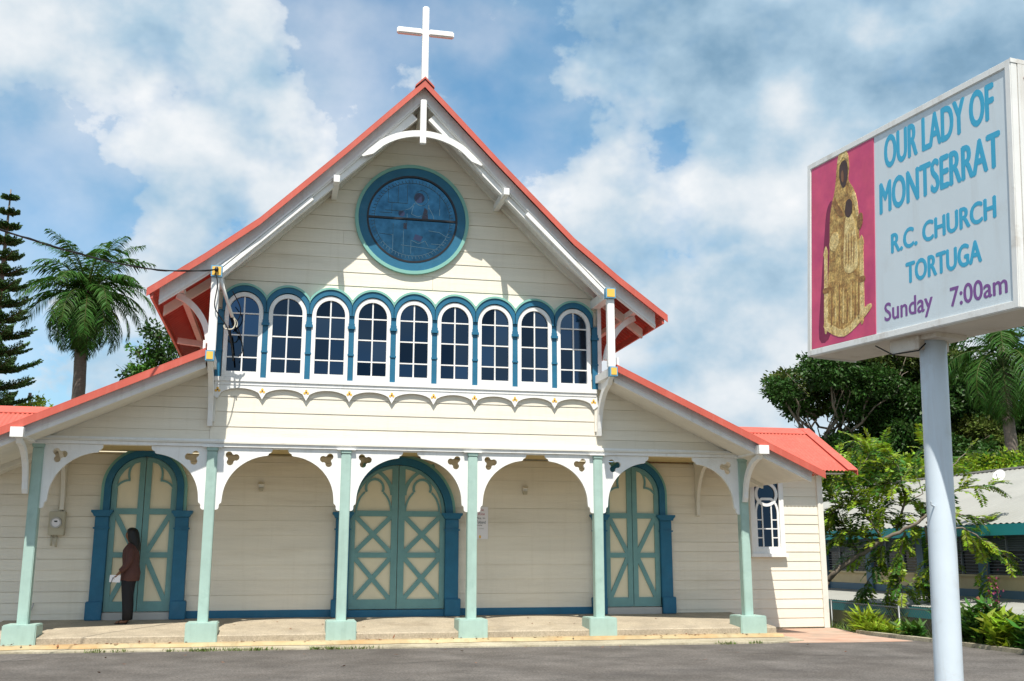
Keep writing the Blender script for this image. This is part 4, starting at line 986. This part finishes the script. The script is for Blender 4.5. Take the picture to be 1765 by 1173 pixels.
def tree(name, label, cat, base, trunk, clumps, bark, leafmats, twigs, per, tw_r, ln, wd, r0, group=None, limbr=.09):
    """trunk: list of nodes; each clump is fed by a limb from the nearest lower node"""
    t = thing(name, label, cat, base, group)
    b = MB(); n = len(trunk); b.tube([base] + trunk, [r0*(1 - .55*i/n) for i in range(n+1)], 9)
    for (c, r) in clumps:
        below = [q for q in trunk if q[2] < c[2] - .2] or [trunk[0]]
        q = min(below, key=lambda q: (Vector(q)-Vector(c)).length + 1.5*max(0, 1.5-(c[2]-q[2])))
        pts = limb_curve(q, c, 7, -.06*(Vector(q)-Vector(c)).length, .35)
        b.tube(pts, [limbr*(1 - .75*i/7) for i in range(8)], 6)
        for s in range(3):
            a = np.array(pts[4+s]); e = np.array(c) + rng.normal(size=3)*np.array((r if not hasattr(r, '__len__') else r[0]))*.6
            b.tube(limb_curve(a, e, 4, .0, .5), [limbr*.4, limbr*.3, limbr*.22, limbr*.15, limbr*.08], 5)
    b.build('trunk', bark, t, smooth=True)
    for j, lm_ in enumerate(leafmats):
        cl = [c for i, c in enumerate(clumps) if i % len(leafmats) == j]
        if cl:
            V_, F_ = crown_leaves(cl, twigs, per, tw_r, ln, wd)
            fastmesh('crown', V_, F_, lm_, t)
    return t
def frame(base, items, scale=1.0):
    base = np.array(base); return [(tuple(base + E1*u + E2*v + E3*0 + np.array([0, 0, z-base[2]])), r) for u, v, z, r in items]
# large spreading tree behind the school
base = (27.3, 27.6, -2.45)
def pxc(px, py, r, v=0.0, s=36.2): return ((px-1560)/s, v, 1.64 + (954-py)/s, r/s)
items = [pxc(*a) for a in ((1350, 672, 30, -1), (1385, 650, 36, 1), (1420, 640, 42, -2), (1395, 690, 28, 1), (1465, 628, 46, 0), (1440, 672, 34, 2), (1510, 612, 52, 2), (1500, 665, 40, -2), (1470, 705, 30, -1), (1560, 605, 54, -1), (1555, 665, 44, 2), (1520, 715, 32, -1), (1500, 748, 26, 0), (1610, 625, 52, 2), (1590, 700, 42, -2), (1555, 755, 38, -2), (1650, 650, 48, -1), (1640, 735, 40, 2), (1700, 660, 46, 1), (1690, 590, 50, 3), (1760, 640, 54, 2), (1690, 750, 44, -1), (1740, 730, 46, 2), (1600, 780, 40, -2), (1660, 790, 40, -2), (1720, 790, 40, -2), (1800, 700, 60, 0), (1440, 760, 22, -1), (1510, 790, 30, -2), (1775, 780, 40, -1), (1480, 650, 40, 1), (1540, 640, 50, 0), (1600, 660, 50, 3), (1660, 620, 50, 1), (1620, 705, 46, 1), (1570, 725, 44, 1), (1540, 780, 40, 0), (1630, 770, 46, 0), (1700, 710, 50, 0), (1740, 690, 50, 3), (1480, 765, 30, 0), (1680, 690, 44, 2), (1650, 810, 36, 0), (1760, 760, 46, 1))]
cl = frame(base, items)
nodes = [tuple(np.array(base) + E1*u + E2*v + np.array([0, 0, dz])) for u, v, dz in ((.2, 0, 2.5), (-.2, 0, 4.6), (-1.6, .2, 6.6), (1.0, -.3, 6.4), (-.4, .4, 7.6), (2.6, .3, 7.6), (-3.2, .2, 8.0), (4.2, .2, 8.3))]
tree('spreading_tree', 'large dark spreading tree with pale limbs behind the sign pole', 'tree', base, nodes[:2], [], 'palebark', ['leafdark'], 1, 1, 1, 1, 1, .55) if False else None
t = thing('spreading_tree', 'large dark spreading tree with pale limbs behind the sign pole', 'tree', base)
b = MB(); b.tube([base, nodes[0], nodes[1]], [.6, .45, .36], 10)
for i, j in ((1, 2), (1, 3), (1, 4), (3, 5), (2, 6), (5, 7)): b.tube(limb_curve(nodes[i], nodes[j], 6, -.15, .3), [.26-.02*k for k in range(7)], 8)
for (c, r) in cl:
    q = min(nodes[2:], key=lambda q: (Vector(q)-Vector(c)).length + (3 if q[2] > c[2] else 0))
    pts = limb_curve(q, c, 7, -.10*(Vector(q)-Vector(c)).length, .35); b.tube(pts, [.13*(1-.72*i/7) for i in range(8)], 6)
    for s in range(4):
        e = np.array(c) + rng.normal(size=3)*r*.65; b.tube(limb_curve(pts[3+s], e, 4, 0, .5), [.05, .04, .03, .022, .012], 5)
b.build('trunk', 'bark', t, smooth=True)
for j, lm_ in enumerate(('leafdark', 'leafolive', 'leafdark', 'leafdark')):
    V_, F_ = crown_leaves([c for i, c in enumerate(cl) if i % 4 == j], 88, 26, .17, .21, .12); fastmesh('crown', V_, F_, lm_, t)
# bright bushes along the bank behind the school roof
for k, (px, py, r) in enumerate(((1470, 800, 34), (1530, 812, 30), (1600, 815, 30), (1665, 805, 30), (1725, 800, 34), (1790, 805, 36))):
    d = 41.5 + (k % 2)*1.2
    p = np.array([-2.16, -18.176, 0]) + d*np.array(FW) + E1*((px-882.5)/1783*d)
    zc = 1.62 + (954-py)/1783*d*1.03
    bs = (p[0], p[1], -2.45); s = 1783/d
    cl = [((p[0] + rng.uniform(-.5, .5), p[1] + rng.uniform(-.5, .5), zc + .1*i - .3), r/s*rng.uniform(.8, 1.1)) for i in range(2)] + [((p[0]+E1[0]*s_*.9, p[1]+E1[1]*s_*.9, zc-.75), r/s*.9) for s_ in (-1, 1)]
    labs = ['bright green bush just right of the red wing roof, behind the leafy branches', 'bright green bush behind the grey school roof, left of the sign pole', 'bright green bush right behind the sign pole above the school roof', 'bright green bush first to the right of the pole above the roof', 'bright green bush behind the satellite dish above the school roof', 'bright green bush at the far right edge above the school roof']
    tree('bush', labs[k], 'bush', bs, [(p[0], p[1], .5), (p[0]+.1, p[1], zc-1.0)], cl, 'bark', ['leafbright', 'leafmid'], 75, 24, .16, .19, .10, .12, 'bushes above the school roof', .05)

# palms
def palm(name, label, base, top, nf, fl, droop, r0, leafl, dead=0, group=None, ups=(-25, 70)):
    t = thing(name, label, 'palm tree', base, group)
    base, top = Vector(base), Vector(top)
    pts = []; rs = []
    for i in range(30):
        q = base.lerp(top, i/29); pts.append(q + Vector((.05*math.sin(i*.4), 0, 0))); rs.append(r0*(1.15 - .35*i/29)*(1 + .035*(i % 2)))
    MB().tube(pts, rs, 14).build('trunk', 'palmbark', t, smooth=True)
    MB().tube([top - Vector((0, 0, .15)), top + Vector((0, 0, .45)), top + Vector((0, 0, .9))], [r0*.95, r0*.8, r0*.35], 10).build('crown_shaft', 'palmbark', t, smooth=True)
    LV = []; RB = MB(); P = []; D = []; NN = []; LN = []; WD = []
    for k in range(nf):
        a = k*2.39996 + rng.uniform(-.2, .2); el = rad(ups[0] + (ups[1]-ups[0])*((k+.5)/nf) + rng.uniform(-8, 8))
        Lf = fl*rng.uniform(.85, 1.12)*(1 if el > 0 else .9)
        h = np.array([math.cos(a), math.sin(a), 0]); p = np.array(top) + np.array([0, 0, .45]); seg = 16; pts = [p]
        for i in range(seg):
            e = el - droop*(i/seg)**1.4*(.55 + .55*math.cos(el)); p = p + (h*math.cos(e) + E3*math.sin(e))*Lf/seg; pts.append(p)
        RB.tube(pts, [.035*(1-.85*i/seg) for i in range(seg+1)], 5)
        side = np.cross(h, E3); m = 54
        tw = rng.uniform(-.3, .3)
        for i in range(m):
            f_ = .12 + .88*(i/(m-1)); x = f_*seg; i0 = min(int(x), seg-1); q = pts[i0] + (pts[i0+1]-pts[i0])*(x-i0); dr = unit(pts[i0+1]-pts[i0])
            for s in (-1, 1):
                ll = leafl*(math.sin(math.pi*min(1, f_*.85+.12))**.6 + .15)*rng.uniform(.8, 1.15)
                dd = unit(side*s*.95 + dr*.55 + E3*rng.uniform(-.35, .35) + np.array([0, 0, -.30]))
                P.append(q); D.append(dd); NN.append(unit(np.cross(dr, side) + rng.normal(size=3)*.35)); LN.append(ll); WD.append(.031)
    RB.build('frond_stem', 'leafolive', t, smooth=True)
    P, D, NN, LN, WD = map(np.array, (P, D, NN, LN, WD))
    # each leaflet: base half plus drooping outer half
    B = unit(np.cross(D, NN)); mid = P + D*LN[:, None]*.5; D2 = unit(D + np.array([0, 0, -.75])); tip = mid + D2*LN[:, None]*.5; w_ = WD[:, None]*.5
    V_ = np.stack([P-B*w_*.7, P+B*w_*.7, mid+B*w_, tip, mid-B*w_], 1).reshape(-1, 3); n = len(P)
    F_ = np.arange(5*n).reshape(n, 5)
    fastmesh('fronds', V_, F_, 'leafpalm', t)
    if dead:
        P = np.repeat(np.array(top)[None], dead, 0) + rng.normal(size=(dead, 3))*np.array([.22, .22, .35]) + np.array([0, 0, -.1])
        V_, F_ = leafquads(P, rng.normal(size=(dead, 3))*.25 + np.array([0, 0, -1.]), rng.normal(size=(dead, 3)), .8, .06); fastmesh('dead_fibre', V_, F_, 'palmbark', t)
    return t
palm('palm_tree', 'feathery palm with drooping fronds rising behind the left aisle roof', (-10.3, 24.6, .0), (-9.98, 23.5, 11.0), 56, 3.0, 1.7, .26, .60, 340, ups=(-62, 82))
palm('palm_tree', 'tall palm with hanging fronds behind the school at the right edge', (26.7, 18.7, -2.45), (26.5, 18.4, 9.2), 30, 3.6, 2.1, .26, .8, 120, ups=(-55, 78))
# norfolk pine
def pine(label, base, H, rad_fn, layers, z0):
    t = thing('pine_tree', label, 'pine tree', base)
    bx, by, bz = base
    RB = MB().tube([(bx, by, bz), (bx, by, bz+H*.6), (bx, by, bz+H)], [.22, .12, .02], 10); P = []; D = []; N_ = []; LN = []; WD = []
    for k in range(layers):
        f_ = k/(layers-1); z = z0 + (bz+H-.35-z0)*(f_**.92); R_ = rad_fn(1-f_)
        nb = 6
        for j in range(nb):
            a = 2*math.pi*j/nb + k*.45 + rng.uniform(-.12, .12); h = np.array([math.cos(a), math.sin(a), 0]); sd = np.cross(h, E3); seg = 10
            Rj = R_*rng.uniform(.85, 1.1); pts = [np.array([bx, by, z]) + h*Rj*(i/seg) + E3*(Rj*(.10*math.sin(i/seg*1.2) + .34*(i/seg)**2 - .16*(i/seg))) for i in range(seg+1)]
            RB.tube(pts, [.03*(1-.8*i/seg)+.004 for i in range(seg+1)], 5)
            nn = int(10 + 17*Rj)
            for i in range(nn):
                u = .12 + .88*i/nn; x = u*seg; i0 = min(int(x), seg-1); q = pts[i0] + (pts[i0+1]-pts[i0])*(x-i0)
                for s in (-1, 1):
                    l_ = (.30 + .16*Rj)*(1.05-u*.6)
                    dd = unit(sd*s + h*.65 + E3*rng.uniform(-.12, .22))
                    # branchlet as short chain of needle quads
                    for m in range(4):
                        qq = q + dd*l_*m/4 + E3*.02*m; P.append(qq); D.append(unit(dd + rng.normal(size=3)*.25 + E3*.25)); N_.append(unit(rng.normal(size=3))); LN.append(l_*.36); WD.append(.055)
                        P.append(qq); D.append(unit(dd + rng.normal(size=3)*.25)); N_.append(unit(np.cross(dd, E3) + rng.normal(size=3)*.3)); LN.append(l_*.36); WD.append(.055)
    RB.build('trunk', 'bark', t, smooth=True)
    V_, F_ = leafquads(np.array(P), np.array(D), np.array(N_), np.array(LN), np.array(WD)); fastmesh('needles', V_, F_, 'leafpine', t)
pine('tall layered evergreen pine at the left edge behind the church', (-11.72, 18.3, .0), 13.8, lambda f: .10 + 1.32*min(1, f*1.35)**.9, 17, 4.4)
# smaller leafy trees behind the church on the left
def at(px, py, d): return np.array([-2.16, -18.176, 1.6]) + d*(np.array(FW) + np.array(RT2)*((px-882.5)/1783.3) - np.array(UP2)*((py-586.5)/1783.3))
def pxtree(name, label, items, d, basepx, bark, mats, twigs, per, tw_r, ln, wd, r0, limbr=.05, gz=.0):
    cl = []
    for px, py, r in items:
        p = at(px, py, d + rng.uniform(-.6, .6)); cl.append((tuple(p), r*d/1783))
    b0 = at(basepx[0], basepx[1], d); base = (b0[0], b0[1], gz)
    zlow = min(c[0][2] for c in cl)
    return tree(name, label, 'tree', base, [(b0[0], b0[1], zlow*.6+gz*.4), (b0[0]+.1, b0[1], zlow-.2), (b0[0]+.05, b0[1], zlow + .8)], cl, bark, mats, twigs, per, tw_r, ln, wd, r0, limbr=limbr)
pxtree('leafy_tree', 'leafy green tree peeking between the palm and the main roof', [(275, 572, 20), (265, 600, 24), (290, 615, 24), (250, 632, 20), (230, 645, 16), (270, 645, 26), (300, 650, 26), (300, 585, 16), (240, 660, 20)], 40, (270, 700), 'bark', ['leafdark', 'leafmid'], 60, 26, .16, .20, .10, .16)
pxtree('leafy_tree', 'low bright green tree top beside the pine, above the left wing roof', [(60, 695, 14), (40, 700, 14), (75, 705, 10), (20, 705, 14), (50, 712, 14)], 36, (45, 720), 'bark', ['leafbright'], 80, 24, .12, .15, .08, .12)

# near tree with feather-shaped leaves reaching out beyond the wing
NT = thing('feather_leaf_tree', 'leaning tree with arching feather-like leaf sprays beside the church wing', 'tree', (9.75, 4.7, -.6))
b = MB(); P = []; D = []; N_ = []; LN = []; WD = []; STEM = []
def spray(q, dr, L_, droop=1.0):
    seg = 7; p = np.array(q); pts = [p]; d = unit(np.array(dr))
    for i in range(seg):
        d = unit(d + E3*(-.10*droop)); p = p + d*L_/seg; pts.append(p)
    STEM.append(pts)
    m = 11
    for i in range(m):
        f_ = .08 + .92*i/(m-1); x = f_*seg; i0 = min(int(x), seg-1); c = pts[i0] + (pts[i0+1]-pts[i0])*(x-i0); t_ = unit(pts[i0+1]-pts[i0])
        sd = unit(np.cross(t_, E3 + rng.normal(size=3)*.08)); nn = np.cross(sd, t_)
        for s in (-1, 1):
            P.append(c); D.append(unit(sd*s + t_*.45 - E3*.12 + rng.normal(size=3)*.10)); N_.append(unit(nn + rng.normal(size=3)*.25)); LN.append(rng.uniform(.11, .15)*(1.15-.5*abs(f_-.45))); WD.append(rng.uniform(.045, .06))
LIMBS = [
 ([(1425, 1000), (1440, 985), (1480, 958), (1520, 930), (1560, 912), (1590, 895), (1625, 860), (1640, 835)], .065, 24.0, .15),
 ([(1520, 930), (1490, 880), (1460, 830), (1445, 795)], .03, 23.8, 1), ([(1545, 915), (1560, 860), (1550, 810), (1535, 785)], .03, 24.2, 1),
 ([(1590, 895), (1612, 840), (1605, 790), (1595, 765)], .03, 24.0, 1), ([(1630, 850), (1670, 838), (1705, 836)], .02, 23.5, 1), ([(1595, 900), (1650, 885), (1705, 898)], .025, 23.3, 1),
 ([(1600, 905), (1660, 910), (1705, 935), (1735, 958)], .022, 23.0, 1), ([(1510, 940), (1470, 915), (1440, 925)], .02, 23.8, 1), ([(1560, 915), (1545, 980), (1560, 1040), (1590, 1085)], .025, 24.0, 1),
 ([(1520, 935), (1505, 985), (1490, 1012)], .018, 24.3, 1), ([(1595, 905), (1605, 980), (1622, 1030)], .02, 23.6, 1), ([(1480, 958), (1455, 905), (1432, 850)], .022, 24.4, 1), ([(1545, 980), (1530, 1020), (1545, 1060)], .014, 24.0, 1),
 ([(1665, 912), (1700, 965), (1703, 1000)], .012, 22.9, .6), ([(1460, 830), (1490, 800), (1500, 775)], .016, 23.8, 1), ([(1612, 840), (1645, 800), (1665, 780)], .016, 23.6, 1), ([(1550, 830), (1520, 835), (1490, 850)], .014, 23.7, 1), ([(1560, 870), (1590, 850), (1580, 820)], .014, 24.6, 1),
 ([(1500, 900), (1530, 870), (1525, 840)], .014, 24.6, 1), ([(1575, 905), (1620, 930), (1640, 960)], .014, 24.4, 1), ([(1520, 935), (1490, 950), (1460, 960)], .014, 24.6, .6), ([(1445, 800), (1432, 790), (1428, 810)], .014, 24.2, 1),
 ([(1560, 1010), (1585, 1000), (1600, 1020)], .012, 23.8, 1), ([(1605, 790), (1625, 770), (1615, 745)], .012, 24.3, 1), ([(1470, 870), (1445, 870), (1430, 890)], .012, 24.3, 1), ([(1535, 790), (1515, 770), (1480, 760)], .012, 24.6, 1)]
for pts, r, d, dens in LIMBS:
    W_ = [at(px, py, d + (i*.12*(1 if k_ % 2 else -1))) for i, (px, py) in enumerate(pts) for k_ in (len(pts),)]
    q = []
    for i in range(len(W_)-1):
        for s in range(4): q.append(W_[i] + (W_[i+1]-W_[i])*s/4 + rng.normal(size=3)*.012)
    q.append(W_[-1]); n = len(q)
    b.tube([tuple(x) for x in q], [r*(1-.8*i/n)+.003 for i in range(n)], 7)
    cum = 0
    for i in range(n-1):
        seg_l = np.linalg.norm(q[i+1]-q[i]); ax = unit(q[i+1]-q[i]); cnt = rng.poisson(seg_l/.062*dens*(1.7 if pts[-1][0] < 1570 and pts[-1][1] < 960 else .75))
        for _ in range(cnt):
            s = rng.choice([-1, 1]); sd = unit(np.cross(ax, rng.normal(size=3) + E3*.8))
            spray(q[i] + (q[i+1]-q[i])*rng.uniform(), sd*s*.8 + ax*.75 + E3*.12 + rng.normal(size=3)*.25, rng.uniform(.32, .55), rng.uniform(.6, 1.8))
    for _ in range(int(4*dens)): spray(q[-1], unit(q[-1]-q[-3]) + rng.normal(size=3)*.4, rng.uniform(.35, .5), 1.2)
b.tube([(9.75, 4.7, -.6), (9.9, 4.6, .4), tuple(at(1425, 1000, 24.0))], [.13, .11, .088], 9)
for pts in STEM: b.tube([tuple(x) for x in pts[::2]], .004, 3, cap=False)
b.build('trunk', 'bark', NT, smooth=True)
P, D, N_, LN, WD = map(np.array, (P, D, N_, LN, WD)); sel = (np.arange(len(P))//22) % 3
for j, lm_ in enumerate(('leafbright', 'leafmid', 'leafbright')):
    k = sel == j; V_, F_ = leafquads(P[k], D[k], N_[k], LN[k], WD[k]); fastmesh('crown', V_, F_, lm_, NT)

# plants on the bank by the kerb
def bladeplant(label, c, h, nst, spread, leaf=(.24, .07), m='leafmid', flowers=0, group='plants on the bank by the kerb'):
    t = thing('bank_plant', label, 'plant', c, group); b = MB(); P = []; D = []; N_ = []; FP = []
    for k in range(nst):
        a = rng.uniform(0, 6.28); tip = np.array(c) + np.array([math.cos(a)*spread*rng.uniform(.2, 1), math.sin(a)*spread*rng.uniform(.2, 1), h*rng.uniform(.6, 1.05)])
        pts = limb_curve(c, tip, 5, .0, .3); b.tube(pts, [.008, .007, .006, .005, .004, .003], 5)
        for i in range(1, 6):
            for _ in range(4):
                P.append(np.array(pts[i]) + rng.normal(size=3)*.02); aa = rng.uniform(0, 6.28); D.append(np.array([math.cos(aa), math.sin(aa), rng.uniform(.0, .9)])); N_.append(unit(np.array([0, 0, 1.]) + rng.normal(size=3)*.4))
        if k < flowers:
            st = limb_curve(tip, tip + np.array([0, 0, h*.7]), 5, 0, .1); b.tube(st, .005, 5)
            for q in st:
                for _ in range(5): FP.append(np.array(q) + rng.normal(size=3)*np.array([.02, .02, .05]))
    b.build('stem', 'leafmid', t)
    V_, F_ = leafquads(np.array(P), np.array(D), np.array(N_), leaf[0]*rng.uniform(.7, 1.2, len(P)), leaf[1]); fastmesh('leaves', V_, F_, m, t)
    if FP:
        FP = np.array(FP); V_, F_ = leafquads(FP, rng.normal(size=FP.shape), rng.normal(size=FP.shape), .05, .03); fastmesh('flower_spike', V_, F_, 'flower', t, 'stuff')
PL = [(1535, 1085, 'spiky yellow-green plant at the bank edge left of the sign pole', .42, 6, .2, 'leafbright', 0, (.42, .05)),
      (1560, 1100, 'small arching plant beside the spiky one left of the pole', .24, 6, .35, 'leafbright', 0, (.3, .045)),
      (1592, 1098, 'leafy clump right against the left side of the pole', .30, 8, .3, 'leafmid', 0, (.22, .06)),
      (1668, 1098, 'broad-leaved plant just right of the sign pole', .60, 12, .35, 'leafmid', 0, (.26, .09)),
      (1695, 1095, 'plant with two dark red flower spikes right of the pole', .75, 12, .32, 'leafmid', 3, (.26, .09)),
      (1725, 1108, 'dense leafy clump below the rusty fence post arm', .55, 13, .38, 'leafbright', 0, (.28, .10)),
      (1748, 1110, 'broad bright clump between the fence post and right edge', .60, 13, .38, 'leafmid', 1, (.28, .10)),
      (1775, 1118, 'large-leaved plant cut off by the right edge of the view', .62, 13, .42, 'leafbright', 0, (.30, .12))]
SPOT = [(8.95, .55), (8.98, .05), (9.02, -.9), (9.12, -2.0), (9.25, -2.6), (9.2, -3.2), (9.35, -3.7), (9.25, -4.3)]
for (x_, y_), (px, py, lab, h, nst, sp, m, fl_, lf) in zip(SPOT, PL): bladeplant(lab, (x_, y_, terr(x_, y_)), h, nst*2, sp, lf, m, fl_)
# grass on the bank and along the cracks, dead leaves
def tufts(name, pts, hgt, per, m, label, cat):
    P = np.repeat(np.array(pts), per, 0) + rng.normal(size=(len(pts)*per, 3))*np.array([.05, .03, 0]); D = rng.normal(size=P.shape)*.45 + E3
    V_, F_ = leafquads(P, D, rng.normal(size=P.shape), hgt*rng.uniform(.5, 1.2, len(P)), .012); o = fastmesh(name, V_, F_, m); return tag(o, label, cat, kind='stuff')
fe = lambda x: np.interp(x, [q[0] for q in top[:7]], [q[1] for q in top[:7]])
gp = []
for a, c in ((-5.0, -4.4), (-3.9, -2.1), (-1.7, -.6), (5.0, 5.35), (5.6, 5.8), (-6.6, -6.45)):
    for _ in range(int((c-a)*26)): x = rng.uniform(a, c); gp.append((x, fe(x) - .015 + rng.normal()*.02, .13))
tufts('crack_grass', gp, .065, 9, 'grass', 'thin grass growing along the edge of the concrete strip', 'grass')
gp = [(x, y, terr(x, y)) for x, y in zip(rng.uniform(8.95, 11.4, 2600), rng.uniform(-7, 6, 2600))]
tufts('bank_grass', gp, .28, 5, 'grass', 'rough green grass covering the bank beyond the kerb', 'grass')
n = 90; P = np.stack([rng.uniform(-6.5, 6.3, n), rng.uniform(-.42, -.24, n), np.full(n, .222)], 1)
P2 = np.stack([rng.uniform(-6.5, 6.5, 26), rng.uniform(-4.5, -.6, 26), np.full(26, .165)], 1); P3 = np.stack([rng.uniform(-6, 6, 14), rng.uniform(0, 1.4, 14), np.zeros(14)], 1); P3[:, 2] = .33 + .078*(P3[:, 1]+.19)
P = np.concatenate([P, P2, P3]); D = rng.normal(size=P.shape)*np.array([1, 1, .15]); V_, F_ = leafquads(P, D, unit(rng.normal(size=P.shape)*.3 + E3), .075*rng.uniform(.6, 1.3, len(P)), .035)
tag(fastmesh('dead_leaves', V_, F_, 'deadleaf'), 'scattered brown dead leaves along the porch ledge', 'dead leaves', kind='stuff')

# ------------------------------------------------------------------ woman at the left door
WX, WY, WZ = -4.735, 1.28, .425
PW = thing('person', 'woman in brown cardigan and black trousers holding papers by the left door', 'person', (WX, WY, WZ))
def skinmesh(name, verts, edges, radii, m, parent, sub=2, root=0):
    me = bpy.data.meshes.new(name); me.from_pydata(verts, edges, []); o = bpy.data.objects.new(name, me); C.objects.link(o)
    md = o.modifiers.new('s', 'SKIN'); md.use_smooth_shade = True
    for i, v in enumerate(me.skin_vertices[0].data):
        r = radii[i]; v.radius = r if hasattr(r, '__len__') else (r, r); v.use_root = (i == root)
    s = o.modifiers.new('u', 'SUBSURF'); s.levels = sub; s.render_levels = sub
    bpy.context.view_layer.update(); dg = bpy.context.evaluated_depsgraph_get(); m2 = bpy.data.meshes.new_from_object(o.evaluated_get(dg)); bpy.data.objects.remove(o)
    m2.name = name; m2.materials.clear(); m2.materials.append(MATS[m]); m2.polygons.foreach_set('use_smooth', [True]*len(m2.polygons))
    q = bpy.data.objects.new(name, m2); C.objects.link(q); q.parent = parent; return q
# local frame: faces -x; camera side is -y
V = []; E_ = []; Rr = []
def vtx(p, r, par=None):
    V.append(p); Rr.append(r)
    if par is not None: E_.append((par, len(V)-1))
    return len(V)-1
pel = vtx((.02, 0, .86), .105); sp1 = vtx((.03, 0, 1.02), .10, pel); ch = vtx((.03, 0, 1.20), .115, sp1); nk0 = vtx((.02, 0, 1.34), .055, ch); nk1 = vtx((.0, 0, 1.40), .048, nk0)
hd0 = vtx((-.02, 0, 1.455), .068, nk1); hd1 = vtx((-.022, 0, 1.52), .078, hd0); hd2 = vtx((-.01, 0, 1.575), .060, hd1)
vtx((-.085, 0, 1.495), .020, hd0)   # nose / face projection
vtx((-.068, 0, 1.445), .022, hd0)   # mouth and chin
for s in (-1, 1):
    hp = vtx((.02, s*.085, .82), .085, pel); kn = vtx((.005, s*.085, .46), .055, hp); an = vtx((.035, s*.085, .085), .036, kn); hl_ = vtx((.03, s*.085, .04), .032, an); ft = vtx((-.075, s*.092, .028), .028, hl_); vtx((-.15, s*.095, .020), .020, ft)
    sh = vtx((.02, s*.155, 1.285), .050, ch)
    if s < 0: el_ = vtx((.015, s*.20, 1.03), .040, sh); wr_ = vtx((-.115, s*.205, .865), .026, el_)
    else: el_ = vtx((.03, s*.20, 1.04), .040, sh); wr_ = vtx((-.06, s*.20, .86), .026, el_)
    pm = vtx((wr_ and V[wr_][0]-.045, V[wr_][1], V[wr_][2]-.045), (.030, .018), wr_)
    bx_, by_, bz_ = V[pm]
    for f_i, (oy, l_) in enumerate(((-.020, .060), (-.007, .068), (.007, .064), (.020, .052))):
        k1 = vtx((bx_-.022, by_+oy, bz_-.018), .0095, pm); k2 = vtx((bx_-.022-l_*.4, by_+oy, bz_-.018-l_*.45), .0085, k1); vtx((bx_-.018-l_*.3, by_+oy, bz_-.022-l_*.95), .0075, k2)
    t1 = vtx((bx_+.005, by_-.026*(1 if s < 0 else -1), bz_-.008), .010, wr_); vtx((bx_-.02, by_-.032*(1 if s < 0 else -1), bz_-.04), .0085, t1)
skinmesh('body', V, E_, Rr, 'skin', PW)
def wm(mb, name, m):
    o = mb.build(name, m, None, smooth=True); o.parent = PW; return o
# trousers
b = MB()
for s in (-1, 1): b.loft([(.035, s*.085, .06, .075, .062), (.028, s*.085, .30, .083, .072), (.012, s*.086, .48, .088, .078), (.01, s*.086, .66, .105, .088), (.02, s*.078, .80, .125, .095), (.025, s*.06, .90, .135, .10)], 16)
wm(b, 'trousers', 'trousers')
b = MB().loft([(.03, 0, .715, .150, .175), (.03, 0, .74, .162, .188), (.035, 0, .86, .165, .190), (.03, 0, 1.00, .140, .170), (.02, 0, 1.13, .145, .178), (.015, 0, 1.24, .135, .185), (.02, 0, 1.30, .105, .170), (.02, 0, 1.345, .070, .105), (.015, 0, 1.365, .055, .062)], 22)
wm(b, 'cardigan', 'cardigan')
b = MB(); b.tube([(.02, -.150, 1.295), (.03, -.185, 1.22), (.03, -.205, 1.10), (.012, -.208, 1.02), (-.05, -.210, .94), (-.105, -.210, .88)], [.062, .070, .064, .058, .052, .046], 12)
b.tube([(.02, .150, 1.295), (.03, .185, 1.22), (.035, .205, 1.10), (.03, .205, 1.03), (-.02, .205, .93), (-.05, .205, .88)], [.062, .070, .064, .058, .052, .046], 12)
wm(b, 'sleeves', 'cardigan')
# hair: cap over the skull, hanging to the shoulder blades
b = MB().loft([(.125, 0, 1.20, .020, .06), (.115, 0, 1.24, .048, .095), (.09, 0, 1.32, .080, .112), (.055, 0, 1.40, .100, .112), (.036, 0, 1.47, .106, .108), (.026, 0, 1.54, .104, .101), (.015, 0, 1.595, .088, .086), (.01, 0, 1.625, .05, .05), (.01, 0, 1.632, .012, .012)], 18)
wm(b, 'hair', 'hair')
b = MB()
for s in (-1, 1): b.loft([(-.055, s*.092, .002, .105, .042), (-.055, s*.092, .016, .108, .044)], 14); b.tube([(-.09, s*.092-.045, .015), (-.085, s*.092, .058), (-.09, s*.092+.045, .015)], .008, 6)
wm(b, 'sandals', 'sandal')
pp_ = thing('papers', 'sheaf of white papers held in the woman\'s hand', 'papers', (WX-.185, WY-.225, WZ+.70))
b = MB().box(-.09, .085, -.006, .006, 0, .12); o = b.build('sheet', 'paper', None); o.parent = pp_; o.rotation_euler = (0, rad(3), 0)
b = MB(); b.tube([(-.03, -.012, .08), (-.06, -.014, -.02)], .005, 6); o = b.build('pen', 'black', None); o.parent = pp_
